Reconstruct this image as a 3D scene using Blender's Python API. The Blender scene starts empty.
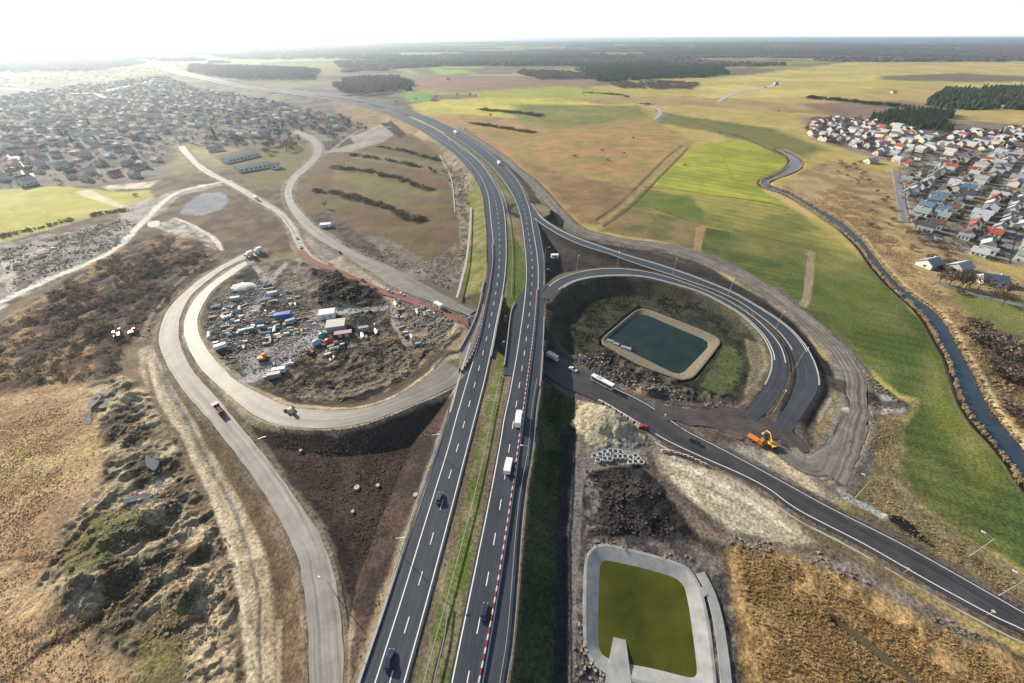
import bpy, math, random
import numpy as np
from math import radians as R, sin, cos, tan, pi
random.seed(7); rng = np.random.default_rng(7)
sc = bpy.context.scene
# ------------------------------------------------------------------ camera, world, sun, exposure
H = 135.0; F = 404.0; PITCH = math.atan(303.5/404.0)
cam = bpy.data.cameras.new('camera'); cam.sensor_width = 36; cam.lens = F/1024*36
cam.clip_start = 1; cam.clip_end = 120000
camo = bpy.data.objects.new('camera', cam); sc.collection.objects.link(camo)
camo.location = (0, 0, H); camo.rotation_euler = (pi/2-PITCH, 0, 0); sc.camera = camo
SUN_AZ = R(-50); SUN_EL = R(22)
w = bpy.data.worlds.new('World'); sc.world = w; w.use_nodes = True
nt = w.node_tree; nt.nodes.clear()
sky = nt.nodes.new('ShaderNodeTexSky'); sky.sky_type = 'NISHITA'; sky.sun_disc = False
sky.sun_elevation = SUN_EL; sky.sun_rotation = SUN_AZ; sky.air_density = 1.0; sky.dust_density = 1.5; sky.ozone_density = 1.5
bg = nt.nodes.new('ShaderNodeBackground'); bg.inputs[1].default_value = 0.08
ow = nt.nodes.new('ShaderNodeOutputWorld')
tc = nt.nodes.new('ShaderNodeTexCoord'); sx = nt.nodes.new('ShaderNodeSeparateXYZ'); nt.links.new(tc.outputs['Generated'], sx.inputs[0])
cn = nt.nodes.new('ShaderNodeTexNoise'); cn.inputs['Scale'].default_value = 2.5; cn.inputs['Detail'].default_value = 7
cm = nt.nodes.new('ShaderNodeMapping'); cm.inputs['Scale'].default_value = (1, 1, 5); nt.links.new(tc.outputs['Generated'], cm.inputs[0]); nt.links.new(cm.outputs[0], cn.inputs['Vector'])
c1_ = nt.nodes.new('ShaderNodeMapRange'); c1_.inputs[1].default_value = .35; c1_.inputs[2].default_value = .65; c1_.inputs[3].default_value = .0; c1_.inputs[4].default_value = .12; nt.links.new(cn.outputs['Fac'], c1_.inputs[0])
c2_ = nt.nodes.new('ShaderNodeMapRange'); c2_.inputs[1].default_value = .02; c2_.inputs[2].default_value = .28; c2_.inputs[3].default_value = .95; c2_.inputs[4].default_value = -.05; nt.links.new(sx.outputs[2], c2_.inputs[0])
ca_ = nt.nodes.new('ShaderNodeMath'); ca_.operation = 'ADD'; ca_.use_clamp = True; nt.links.new(c1_.outputs[0], ca_.inputs[0]); nt.links.new(c2_.outputs[0], ca_.inputs[1])
cx_ = nt.nodes.new('ShaderNodeMix'); cx_.data_type = 'RGBA'; cx_.inputs[7].default_value = (8.6, 8.9, 9.3, 1)   # thin bright cloud veil
nt.links.new(ca_.outputs[0], cx_.inputs[0]); nt.links.new(sky.outputs[0], cx_.inputs[6]); nt.links.new(cx_.outputs[2], bg.inputs[0]); nt.links.new(bg.outputs[0], ow.inputs[0])
sl = bpy.data.lights.new('sun', 'SUN'); sl.energy = 5.0; sl.angle = R(0.6); sl.color = (1, 0.90, 0.76)
so = bpy.data.objects.new('sun', sl); sc.collection.objects.link(so)
so.location = (-300, 250, 400); so.rotation_euler = (pi/2-SUN_EL, 0, pi-SUN_AZ)
sc.view_settings.view_transform = 'Standard'; sc.view_settings.look = 'None'
sc.view_settings.gamma = 1; sc.view_settings.exposure = 0.8
HAZE = 0.000085
# ------------------------------------------------------------------ helpers
SP, CP = sin(PITCH), cos(PITCH)
def W(px, py, z=0.0):
    u, v = px-512.0, py-341.5
    ry = F*CP - v*SP; rd = F*SP + v*CP
    t = (H-z)/rd
    return (u*t, ry*t)
def Wn(P, z):
    P = np.asarray(P, float); u = P[:, 0]-512.0; v = P[:, 1]-341.5
    ry = F*CP - v*SP; rd = F*SP + v*CP
    t = (H-z)/rd
    return np.stack([u*t, ry*t], 1)
def vnoise(x, y, s=0):
    xi = np.floor(x); yi = np.floor(y); fx = x-xi; fy = y-yi
    fx = fx*fx*(3-2*fx); fy = fy*fy*(3-2*fy)
    xi = xi.astype(np.int64); yi = yi.astype(np.int64)
    def h(a, b):
        n = (a*374761393 + b*668265263 + s*982451653) & 0xffffffff
        n = ((n ^ (n >> 13))*1274126177) & 0xffffffff
        return ((n ^ (n >> 16)) & 0xffff)/65535.0
    a = h(xi, yi); b = h(xi+1, yi); c = h(xi, yi+1); d = h(xi+1, yi+1)
    return (a+(b-a)*fx)*(1-fy) + (c+(d-c)*fx)*fy
def fbm(x, y, sc_, o=4, s=0):
    r = 0; a = .5; t = 0
    for k in range(o):
        f = 2**k/sc_
        r = r + a*vnoise(x*f+17.3*k, y*f-9.1*k, s+k); t += a; a *= .55
    return r/t
def sst(x, a, b):
    t = np.clip((x-a)/(b-a), 0, 1); return t*t*(3-2*t)
def cat(P, step=4.0, sm=2):
    P = [np.array(p, float) for p in P]
    Q = [2*P[0]-P[1]] + P + [2*P[-1]-P[-2]]
    out = []
    for i in range(1, len(Q)-2):
        n = max(1, int(np.linalg.norm((Q[i+1]-Q[i])[:2])/step))
        for k in range(n):
            t = k/n
            out.append(.5*((2*Q[i])+(-Q[i-1]+Q[i+1])*t+(2*Q[i-1]-5*Q[i]+4*Q[i+1]-Q[i+2])*t*t+(-Q[i-1]+3*Q[i]-3*Q[i+1]+Q[i+2])*t**3))
    out.append(Q[-2]); A = np.array(out)
    for _ in range(sm):
        B = A.copy(); B[1:-1] = .25*A[:-2]+.5*A[1:-1]+.25*A[2:]; A = B
    return A
def zfrac(A, z):
    if np.isscalar(z): return np.full(len(A), float(z))
    d = np.r_[0, np.cumsum(np.linalg.norm(np.diff(A, axis=0), axis=1))]; d /= d[-1]
    return np.interp(d, [q[0] for q in z], [q[1] for q in z])
def curve3(P, z, step=4.0, sm=2):
    """pixel outline -> world curve (x,y,z) on the surface of height z"""
    A = cat([p[:2] for p in P], step, sm); zz = zfrac(A, z)
    return np.c_[Wn(A, zz), zz]
class Rib: pass
def ribbon(A, B, z, step=4.0, sm=2):
    a = curve3(A, z, step, sm); b = curve3(B, z, 1.5, sm)
    idx = 0; bb = []
    for p in a:
        hi = min(len(b), idx+60)
        d = np.linalg.norm(b[idx:hi, :2]-p[:2], axis=1); idx = idx+int(np.argmin(d)); bb.append(b[idx])
    bb = np.array(bb)
    for _ in range(2): bb[1:-1] = .25*bb[:-2]+.5*bb[1:-1]+.25*bb[2:]
    r = Rib(); r.a = a; r.b = bb; r.b[:, 2] = a[:, 2]
    r.c = (a+r.b)/2; r.hw = np.linalg.norm(a[:, :2]-r.b[:, :2], axis=1)/2
    return r
def rib_center(P, hw, z, step=4.0, sm=2):
    c = curve3(P, z, step, sm)
    t = np.gradient(c[:, :2], axis=0); t /= np.linalg.norm(t, axis=1)[:, None]+1e-9
    n = np.c_[-t[:, 1], t[:, 0]]
    hw = zfrac(c[:, :2], hw)
    r = Rib(); r.a = c.copy(); r.b = c.copy(); r.a[:, :2] += n*hw[:, None]; r.b[:, :2] -= n*hw[:, None]; r.c = c; r.hw = hw
    return r
def rib_dist(x, y, r, reach=34.0):
    """distance outside the ribbon (negative inside), its height, across coordinate"""
    n = len(x); d = np.full(n, 1e6); z = np.zeros(n)
    c = r.c; m = r.hw.max()+reach
    sel = np.where((x > c[:, 0].min()-m) & (x < c[:, 0].max()+m) & (y > c[:, 1].min()-m) & (y < c[:, 1].max()+m))[0]
    if not len(sel): return d, z
    xs, ys = x[sel], y[sel]; ds = np.full(len(sel), 1e6); zs = np.zeros(len(sel))
    for i in range(len(c)-1):
        ax, ay, az = c[i]; bx, by, bz = c[i+1]
        q = np.where((xs > min(ax, bx)-m) & (xs < max(ax, bx)+m) & (ys > min(ay, by)-m) & (ys < max(ay, by)+m))[0]
        if not len(q): continue
        dx, dy = bx-ax, by-ay; L = dx*dx+dy*dy+1e-9
        t = np.clip(((xs[q]-ax)*dx+(ys[q]-ay)*dy)/L, 0, 1)
        dd = np.hypot(xs[q]-ax-t*dx, ys[q]-ay-t*dy) - (r.hw[i]*(1-t)+r.hw[i+1]*t)
        u = dd < ds[q]; qq = q[u]; ds[qq] = dd[u]; zs[qq] = az+(bz-az)*t[u]
    d[sel] = ds; z[sel] = zs
    return d, z
def poly_sd(x, y, P):
    """signed distance to polygon, negative inside"""
    n = len(P); d = np.full(len(x), 1e12); ins = np.zeros(len(x), bool)
    for i in range(n):
        ax, ay = P[i]; bx, by = P[(i+1) % n]; dx, dy = bx-ax, by-ay
        t = np.clip(((x-ax)*dx+(y-ay)*dy)/(dx*dx+dy*dy+1e-9), 0, 1)
        d = np.minimum(d, (x-ax-t*dx)**2+(y-ay-t*dy)**2)
        c = ((ay > y) != (by > y))
        with np.errstate(divide='ignore', invalid='ignore'):
            ins ^= c & (x < dx*(y-ay)/(dy if dy != 0 else 1e-9)+ax)
    d = np.sqrt(d); return np.where(ins, -d, d)
# ------------------------------------------------------------------ materials
MATS = {}
def mat(name, col, rough=0.8, spec=0.3, metal=0.0, var=0.15, vs=1.0, bump=0.0, bs=2.0, col2=None, emit=None):
    if name in MATS: return MATS[name]
    m = bpy.data.materials.new(name); m.use_nodes = True; n = m.node_tree.nodes; l = m.node_tree.links
    b = n['Principled BSDF']; b.inputs['Roughness'].default_value = rough; b.inputs['Metallic'].default_value = metal
    b.inputs['Specular IOR Level'].default_value = spec
    g = n.new('ShaderNodeNewGeometry')
    t = n.new('ShaderNodeTexNoise'); t.inputs['Scale'].default_value = vs; t.inputs['Detail'].default_value = 6; t.inputs['Roughness'].default_value = .65
    l.new(g.outputs['Position'], t.inputs['Vector'])
    mr = n.new('ShaderNodeMapRange'); mr.inputs[1].default_value = .3; mr.inputs[2].default_value = .7
    l.new(t.outputs['Fac'], mr.inputs[0])
    mx = n.new('ShaderNodeMix'); mx.data_type = 'RGBA'
    c2 = col2 or tuple(min(1, c*(1+var)) for c in col); c1 = col if col2 else tuple(c*(1-var) for c in col)
    mx.inputs[6].default_value = (*c1, 1); mx.inputs[7].default_value = (*c2, 1)
    l.new(mr.outputs[0], mx.inputs[0]); l.new(mx.outputs[2], b.inputs['Base Color'])
    if bump:
        t2 = n.new('ShaderNodeTexNoise'); t2.inputs['Scale'].default_value = bs; t2.inputs['Detail'].default_value = 5
        l.new(g.outputs['Position'], t2.inputs['Vector'])
        bp = n.new('ShaderNodeBump'); bp.inputs['Strength'].default_value = 1; bp.inputs['Distance'].default_value = bump
        l.new(t2.outputs['Fac'], bp.inputs['Height']); l.new(bp.outputs[0], b.inputs['Normal'])
    MATS[name] = m; return m
def road_mat(name, col, rough, spec, wear, streak, bump=0.02, fine=.15):
    """UV: u metres along, v metres across. Long streaks from traffic plus patches."""
    m = bpy.data.materials.new(name); m.use_nodes = True; n = m.node_tree.nodes; l = m.node_tree.links
    b = n['Principled BSDF']; b.inputs['Roughness'].default_value = rough; b.inputs['Specular IOR Level'].default_value = spec
    uv = n.new('ShaderNodeUVMap'); mp = n.new('ShaderNodeMapping'); mp.inputs['Scale'].default_value = (.012, .9, 1)
    l.new(uv.outputs[0], mp.inputs[0])
    t = n.new('ShaderNodeTexNoise'); t.inputs['Scale'].default_value = 1; t.inputs['Detail'].default_value = 4; l.new(mp.outputs[0], t.inputs['Vector'])
    g = n.new('ShaderNodeNewGeometry')
    t2 = n.new('ShaderNodeTexNoise'); t2.inputs['Scale'].default_value = .12; t2.inputs['Detail'].default_value = 9; t2.inputs['Roughness'].default_value = .7
    l.new(g.outputs['Position'], t2.inputs['Vector'])
    r1 = n.new('ShaderNodeMapRange'); r1.inputs[1].default_value = .3; r1.inputs[2].default_value = .7; r1.inputs[3].default_value = 1-streak; r1.inputs[4].default_value = 1+streak
    r2 = n.new('ShaderNodeMapRange'); r2.inputs[1].default_value = .3; r2.inputs[2].default_value = .7; r2.inputs[3].default_value = 1-wear; r2.inputs[4].default_value = 1+wear
    l.new(t.outputs['Fac'], r1.inputs[0]); l.new(t2.outputs['Fac'], r2.inputs[0])
    mu = n.new('ShaderNodeMath'); mu.operation = 'MULTIPLY'; l.new(r1.outputs[0], mu.inputs[0]); l.new(r2.outputs[0], mu.inputs[1])
    v = n.new('ShaderNodeVectorMath'); v.operation = 'SCALE'; v.inputs[0].default_value = col; l.new(mu.outputs[0], v.inputs['Scale'])
    l.new(v.outputs[0], b.inputs['Base Color'])
    bp = n.new('ShaderNodeBump'); bp.inputs['Distance'].default_value = bump; bp.inputs['Strength'].default_value = 1
    t3 = n.new('ShaderNodeTexNoise'); t3.inputs['Scale'].default_value = 1.3; t3.inputs['Detail'].default_value = 6; l.new(g.outputs['Position'], t3.inputs['Vector'])
    l.new(t3.outputs['Fac'], bp.inputs['Height']); l.new(bp.outputs[0], b.inputs['Normal'])
    MATS[name] = m; return m
def water_mat(name, col, rough=.08, bump=.03, col2=None):
    m = mat(name, col, rough=rough, spec=.5, var=.2, vs=.08, bump=bump, bs=.8, col2=col2); return m
# ------------------------------------------------------------------ object helpers
def link(o):
    sc.collection.objects.link(o); return o
def mesh_np(name, V, faces_flat, nper, material=None, parent=None, smooth=False, matidx=None, uv=None):
    me = bpy.data.meshes.new(name); V = np.asarray(V, np.float32); f = np.asarray(faces_flat, np.int32).ravel()
    nf = len(f)//nper
    me.vertices.add(len(V)); me.vertices.foreach_set('co', V.ravel())
    me.loops.add(len(f)); me.loops.foreach_set('vertex_index', f)
    me.polygons.add(nf); me.polygons.foreach_set('loop_start', np.arange(nf, dtype=np.int32)*nper)
    me.polygons.foreach_set('loop_total', np.full(nf, nper, np.int32))
    mats = material if isinstance(material, (list, tuple)) else ([material] if material else [])
    for m in mats: me.materials.append(m)
    if matidx is not None: me.polygons.foreach_set('material_index', np.asarray(matidx, np.int32))
    me.update(calc_edges=True)
    me.polygons.foreach_set('use_smooth', np.full(nf, bool(smooth)))
    if uv is not None:
        l = me.uv_layers.new(name='UVMap'); l.data.foreach_set('uv', np.asarray(uv, np.float32)[f].ravel())
    o = link(bpy.data.objects.new(name, me)); o.parent = parent
    return o
def tag(o, label=None, cat=None, group=None, kind=None):
    if label: o['label'] = label
    if cat: o['category'] = cat
    if group: o['group'] = group
    if kind: o['kind'] = kind
    return o
def empty(name, loc, rz=0, label=None, cat=None, group=None, rx=0, ry=0):
    o = link(bpy.data.objects.new(name, None)); o.location = loc; o.rotation_euler = (rx, ry, rz); o.empty_display_size = .5
    return tag(o, label, cat, group)
class MB:
    def __init__(s): s.v = []; s.f = []; s.m = []
    def add(s, V, Fs, mi=0):
        k = len(s.v); s.v += [tuple(p) for p in V]; s.f += [tuple(i+k for i in f) for f in Fs]; s.m += [mi]*len(Fs); return s
    def box(s, x0, x1, y0, y1, z0, z1, mi=0, rz=0, o=(0, 0, 0), tx=1.0, ty=1.0):
        cx, cy = (x0+x1)/2, (y0+y1)/2; V = []
        for z, a, b in ((z0, 1, 1), (z1, tx, ty)):
            for x, y in ((x0, y0), (x1, y0), (x1, y1), (x0, y1)):
                X = cx+(x-cx)*a; Y = cy+(y-cy)*b
                V.append((X*cos(rz)-Y*sin(rz)+o[0], X*sin(rz)+Y*cos(rz)+o[1], z+o[2]))
        return s.add(V, [(3, 2, 1, 0), (4, 5, 6, 7), (0, 1, 5, 4), (1, 2, 6, 5), (2, 3, 7, 6), (3, 0, 4, 7)], mi)
    def tube(s, p, q, r0, r1=None, n=6, mi=0):
        r1 = r0 if r1 is None else r1; p = np.array(p, float); q = np.array(q, float); d = q-p; d /= np.linalg.norm(d)+1e-9
        u = np.cross(d, (0, 0, 1) if abs(d[2]) < .9 else (1, 0, 0)); u /= np.linalg.norm(u); w_ = np.cross(d, u)
        V = [p+r0*(cos(2*pi*k/n)*u+sin(2*pi*k/n)*w_) for k in range(n)]+[q+r1*(cos(2*pi*k/n)*u+sin(2*pi*k/n)*w_) for k in range(n)]
        Fs = [(k, (k+1) % n, n+(k+1) % n, n+k) for k in range(n)]+[tuple(range(n-1, -1, -1)), tuple(range(n, 2*n))]
        return s.add(V, Fs, mi)
    def loft(s, secs, mi=0, cap=True):
        n = len(secs[0]); V = [p for c in secs for p in c]; Fs = []
        for i in range(len(secs)-1):
            for k in range(n): Fs.append((i*n+k, i*n+(k+1) % n, (i+1)*n+(k+1) % n, (i+1)*n+k))
        if cap: Fs += [tuple(range(n-1, -1, -1)), tuple((len(secs)-1)*n+k for k in range(n))]
        return s.add(V, Fs, mi)
    def build(s, name, material, parent=None, smooth=False, bevel=0):
        me = bpy.data.meshes.new(name); me.from_pydata([tuple(map(float, p)) for p in s.v], [], s.f)
        for m in (material if isinstance(material, (list, tuple)) else [material]): me.materials.append(m)
        me.polygons.foreach_set('material_index', s.m)
        me.polygons.foreach_set('use_smooth', [bool(smooth)]*len(s.f))
        me.update(); o = link(bpy.data.objects.new(name, me)); o.parent = parent
        if bevel:
            b = o.modifiers.new('bevel', 'BEVEL'); b.width = bevel; b.segments = 2
        return o
def copy_tree(o, parent=None):
    c = o.copy(); link(c); c.parent = parent
    for ch in o.children: copy_tree(ch, c)
    return c
def rib_mesh(name, r, material, dz=0.0, label=None, cat=None, kind='structure', jag=0.0, skirt=0.5, parent=None, nx=1):
    a = r.a.copy(); b = r.b.copy(); n = len(a)
    if jag:
        t = (b-a)[:, :2]; L = np.linalg.norm(t, axis=1)[:, None]+1e-6; t /= L
        a[:, :2] += t*(fbm(a[:, 0], a[:, 1], 6, 3, 5)[:, None]-.5)*jag*2; b[:, :2] += t*(fbm(b[:, 0], b[:, 1], 6, 3, 6)[:, None]-.5)*jag*2
    a[:, 2] += dz; b[:, 2] += dz
    s = np.r_[0, np.cumsum(np.linalg.norm(np.diff(r.c[:, :2], axis=0), axis=1))]
    wd = np.linalg.norm(b[:, :2]-a[:, :2], axis=1)
    cols = []; uvs = []
    if skirt:
        q = a.copy(); q[:, 2] -= skirt; cols.append(q); uvs.append(np.c_[s, -.5+0*s])
    for k in range(nx+1):
        cols.append(a+(b-a)*k/nx); uvs.append(np.c_[s, wd*k/nx])
    if skirt:
        q = b.copy(); q[:, 2] -= skirt; cols.append(q); uvs.append(np.c_[s, wd+.5])
    m = len(cols); V = np.concatenate(cols); U = np.concatenate(uvs)
    f = []
    for k in range(m-1):
        i = np.arange(n-1); f.append(np.stack([k*n+i, (k+1)*n+i, (k+1)*n+i+1, k*n+i+1], 1))
    f = np.concatenate(f)
    # orient up
    p = V[f[(len(f)//2) if not skirt else (n-1)+(n-1)//2]]
    if np.cross(p[1]-p[0], p[2]-p[0])[2] < 0: f = f[:, ::-1]
    o = mesh_np(name, V, f, 4, material, parent, uv=U)
    return tag(o, label, cat, None, kind)
def resample(c, step):
    d = np.r_[0, np.cumsum(np.linalg.norm(np.diff(c[:, :2], axis=0), axis=1))]
    t = np.arange(0, d[-1], step); return np.stack([np.interp(t, d, c[:, k]) for k in range(3)], 1), t
def offset(c, off):
    t = np.gradient(c[:, :2], axis=0); t /= np.linalg.norm(t, axis=1)[:, None]+1e-9
    q = c.copy(); q[:, 0] += -t[:, 1]*off; q[:, 1] += t[:, 0]*off; return q
def strip(c, hw):
    r = Rib(); r.a = offset(c, hw); r.b = offset(c, -hw); r.c = c; r.hw = np.full(len(c), hw); return r
# ------------------------------------------------------------------ traced curves of the road network
C0 = [(337,760),(360,683),(388,600),(418.5,510),(439,448),(450.5,413),(458,385),(464,365),(471,343),(478,318),(482,300),(485.5,282),(488,262),(487,232),(485.5,212),(483.5,196),(480,186),(471,171),(457,156),(445,147),(425,133),(396,118),(363,107),(331,100),(281,93),(250,89.3),(212,81.5),(185,75.5),(168,69.5),(158,62),(158,57),(172,52)]
C1 = [(352,760),(375,683),(402,598),(429,510),(447.6,450),(456,419),(468,378),(477,348),(484,318),(489,292),(493,262),(493,240),(491,222),(489.5,205),(488,194.5),(484.5,184),(475.7,169.5),(461,154),(449,145),(429,132.5)]
C2 = [(384,760),(404,683),(427,600),(451,510),(467,448),(477,409),(484,382),(491,350),(496,324),(503,289),(506,260),(505.7,230),(504,210.6),(500.6,196),(493,181),(483,165),(470,152),(456.6,142),(436,130),(404,115.6),(367,104.8),(333,98.4),(283,91.8),(251,88.4),(213,80.5),(187,74.6),(170,68.8),(160.5,62),(160.5,57),(174,52.2)]
C3 = [(438,760),(452,683),(469,600),(487.5,510),(499.6,447),(504,420),(510,392.5),(517,354),(520,334),(523.7,308),(526.2,282),(526,260),(523,230),(519.6,212),(514,197),(506,184),(496,171),(483,158),(468,146),(449,134),(410,115.3),(371,103.8),(335,97.6),(285,91),(252,87.7),(214,79.8),(188.5,74),(171.5,68.2),(162,61.7),(162,57.3),(175.5,52.5)]
C4 = [(468,760),(482.6,683),(497,600),(511,510),(521,438),(525,408.6),(529.6,375),(533,350),(536,318.6),(538,289),(537.7,260),(533,230),(530,212),(525.5,197),(519.6,184),(508,169.5),(496,159),(478.6,145),(456.6,131.5)]
C5 = [(494,760),(505,683),(512,636),(523,510),(532,450),(536,408.6),(540.6,379),(542.5,350),(543.5,336),(544,318),(544,300),(543.5,285),(543,260),(539.5,235),(535.5,218),(530,202),(522.5,187),(511,170.5),(498,158.7),(480,144.2),(459,131),(418,112.8),(377,101.6),(341,95.3),(288,89.8),(254,86.8),(216,78.8),(191,73),(174,67.2),(165,61.2),(165,57.8),(178,53)]
ZM = [(0,7),(.72,7),(.80,5),(.86,2.5),(1,1.5)]
MW = ribbon(C0, C5, ZM)
R1a = [(531,203),(541,217),(558.7,229),(578,238),(602.6,246.8),(629,255.6),(653.6,262.6),(678,270.5),(700,278.5),(732,291.6),(748,300.4),(765.6,311),(781.4,321.5),(793.7,332),(804,344),(813,360),(818,376),(818,390),(806.6,408.7),(789,436)]
R1b = [(533,218),(543,225.7),(564,238),(585,246.8),(608,253.8),(632.5,262.6),(653.6,269.6),(673,275.8),(700,285.5),(713,290),(735.7,300.4),(756.8,314.5),(774.4,328.6),(786.7,342.6),(793.7,356.7),(797,372.5),(794,389),(785.5,407),(777,419),(762,436)]
R2a = [(540,298),(544.6,289),(555,280),(572.7,273),(594,268.8),(618.5,268),(643,270.5),(666,275.8),(690,283.8),(713,292.5),(734,303),(755,317),(769,330),(781.4,344.4),(786.7,358.4),(788.4,372.5),(785.5,384),(778.4,396.4),(770,408),(752,426)]
R2b = [(542,330),(545.5,312),(551.6,300),(558.7,290.7),(572.7,282),(590.3,277.6),(608,275.8),(629,275.8),(650,278.4),(671,283.7),(700,292.5),(720,302),(741,314.5),(755,326.8),(765.6,339),(772,353),(773,364),(771,374),(766,384),(755.6,399),(741.5,415.7),(728,430)]
RAMP1 = ribbon(R1a, R1b, [(0,7),(.25,6.8),(.75,1.6),(1,.5)])
RAMP2 = ribbon(R2a, R2b, [(0,7),(.3,6.6),(.75,1.6),(1,.5)])
SVa = [(459,127),(500,153),(520,170),(536,182),(550,197),(564,213),(580,227.5),(602.6,234.5),(625.5,239.8),(653.6,243),(678,246.8),(700,252),(723.4,262),(748,274),(764,284.6),(785,297),(802.5,311),(820,325),(839.4,342.6),(853.5,358.4),(866,378),(868,405),(865.5,427.5),(858,457.5),(845,486)]
SVb = [(458,129),(497,155),(515,171.5),(529,184),(543,199),(556,216),(575,232),(599,239),(625.5,244),(653.6,247.5),(674.7,251.5),(697.5,259),(725,270.5),(748,284.6),(767,297),(788.4,311),(806,326.8),(823.6,342.6),(837.7,358.4),(845,375),(848.7,401.6),(850.5,415.7),(841.7,435),(827.7,455),(812,476)]
SERV = ribbon(SVa, SVb, [(0,1.2),(.5,.7),(1,.5)])
SV2 = rib_center([(856,420),(848,440),(832,458),(812,466),(795,458),(778,440)], 5.0, .45)
LRa = [(478,312.5),(545,354),(569.5,365),(596,377),(617,388),(644.5,401),(664,414),(687,430),(704.5,438.5),(728,450.5),(757,466),(786.5,482),(830.5,506),(894.6,538),(945,565.7),(1016,606),(1100,653)]
LRb = [(474,327),(545,375),(562,386),(597,401),(637,425),(662,441),(697,458),(737,475.5),(768,492),(796,512.5),(864,548),(930,586),(996,622),(1024,635),(1090,672)]
LRD = ribbon(LRa, LRb, .4, sm=8)
HAUL = rib_center([(655,408),(680,414),(705,418),(735,422),(760,426),(780,431),(793,440),(802,452)], [(0,5),(.35,6.5),(.65,8),(.85,5),(1,3)], [(0,.45),(.4,.55),(.8,.52),(1,.4)])
LLa = [(475,311),(454,300.4),(422.5,283),(401,272),(384,263.5),(362,255),(340,243),(320,230),(307,218),(297,207),(292,198),(291.5,190),(296,180),(308,169.5),(319,158.5),(324,149),(318.5,139),(306,133.5),(295,130.5)]
LLb = [(473.5,318),(447,307.5),(408.4,293.4),(394,287),(370,272),(352,260),(334,249),(314,237),(301,225),(290,210),(285,200),(284,190),(289,178.5),(301,167.5),(312,157.5),(316.5,149),(312,142),(303,137),(293,133)]
LLD = ribbon(LLa, LLb, .4)
YR = rib_center([(100,92),(118,88),(140,84),(158,78)], 9, .4)
ST = rib_center([(181,146),(195,163),(207.5,172),(225,181),(239,188),(258.4,200),(274,209),(286.6,219.6),(295,232),(300,246),(312,259),(325,266)], [(0,4.2),(1,3)], .4)
RED = rib_center([(300,250),(310,260),(340,272),(363,283),(385.6,292.5),(401,297),(422.5,305),(447,315.5),(472,326)], 2.6, .42)
LOa = [(259,250),(248,252),(225.6,263),(202.7,277),(181.6,294.5),(167.6,310),(159.5,331),(160.5,350),(174,377),(189,397.5),(212.5,424),(235,452.5),(256,482.5),(274,510),(294,548),(304,588.5),(308,629),(309,683),(309,760)]
LOb = [(262,254),(245,259),(225.6,268),(208,280.4),(192,294.5),(181.6,312),(178.5,328),(181,345),(190,367),(207.5,387.5),(225,407.5),(245,432.5),(256,445),(271,464),(288.5,487.5),(306,512),(322,540),(332,568),(338,596),(343,631.5),(343,683),(343,760)]
LOUT = ribbon(LOa, LOb, [(0,1.2),(.4,1.4),(1,3.2)])
LIa = [(245,261),(227,271.6),(208,285.7),(194,299.8),(186,315.6),(183.5,331),(188,347),(200,367.5),(220,387.5),(240,405),(256,417),(276,424),(301,427.5),(338.5,427.5),(373.5,420),(411,405),(441,392),(459,382),(468,372)]
LIb = [(248,264),(232.6,275),(215,287.5),(204.5,301.5),(198,315.6),(198,331.4),(206,347),(217,362),(235,380),(256,392.5),(271,400),(293.5,408),(331,411),(363.5,409),(396,398),(424,379),(444,362),(459,349),(470,332)]
LIN = ribbon(LIa, LIb, [(0,1.2),(.35,1.8),(.75,6),(.88,7),(1,7)])
LBR = ribbon([(459,382),(466,364),(474,345),(481,322),(485,304)], [(459,351),(467,338),(476.5,315),(480.5,299.5),(484,284)], 7.0)
GRT = [ # ribbons that shape the ground
 (MW, 1.9, None), (RAMP1, 1.9, (.062,.047,.038)), (RAMP2, 1.9, (.06,.052,.038)), (LIN, 1.9, (.05,.036,.03)), (LOUT, 2.2, None), (LBR, 1.9, None),
 (HAUL, 3, None), (SERV, 3, None), (SV2, 3, None), (LRD, 3, None), (LLD, 3, None), (ST, 3, None), (YR, 3, None)]
VERGE = {1: ((.034,.028,.028), 7), 2: ((.10,.085,.06), 3.5), 3: ((.30,.25,.17), 4), 4: ((.16,.125,.09), 3), 6: ((.12,.095,.075), 9), 7: ((.16,.14,.115), 6), 8: ((.20,.18,.15), 2), 9: ((.13,.105,.08), 4), 10: ((.19,.155,.12), 5), 11: ((.22,.17,.13), 4)}
# space under the bridge
p0 = np.array(W(420, 287, 0)); pa = np.array(W(474, 315, 0)); pb = np.array(W(545, 364, 0)); p1 = np.array(W(600, 389, 0))
CORR = Rib(); CORR.c = np.array([[*p0, .1], [*pa, .1], [*pb, .1], [*p1, .1]]); CORR.hw = np.array([6., 7.5, 8.5, 8.])
# ------------------------------------------------------------------ regions painted on the ground (traced outlines)
REG = []
def reg(P, c1, c2=None, amp=None, dz=None, warp=2.0, soft=1.5, ns=8, cut=.5, z=0, stripe=None):
    REG.append(dict(stripe=stripe, P=[W(a, b, z) for a, b in P], c1=c1, c2=c2 or c1, amp=amp, dz=dz, warp=warp, soft=soft, ns=ns, cut=cut))
TAN=(.42,.30,.165); TAN2=(.26,.17,.09); BRN=(.15,.105,.065); DRK=(.03,.022,.02); BLK=(.014,.013,.014)
GRN=(.09,.115,.03); GRN2=(.155,.165,.03); YGR=(.30,.30,.055); OLV=(.13,.12,.045); GRY=(.27,.25,.22); PAL=(.46,.42,.34); SND=(.44,.37,.25); PUR=(.12,.08,.07)
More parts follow.
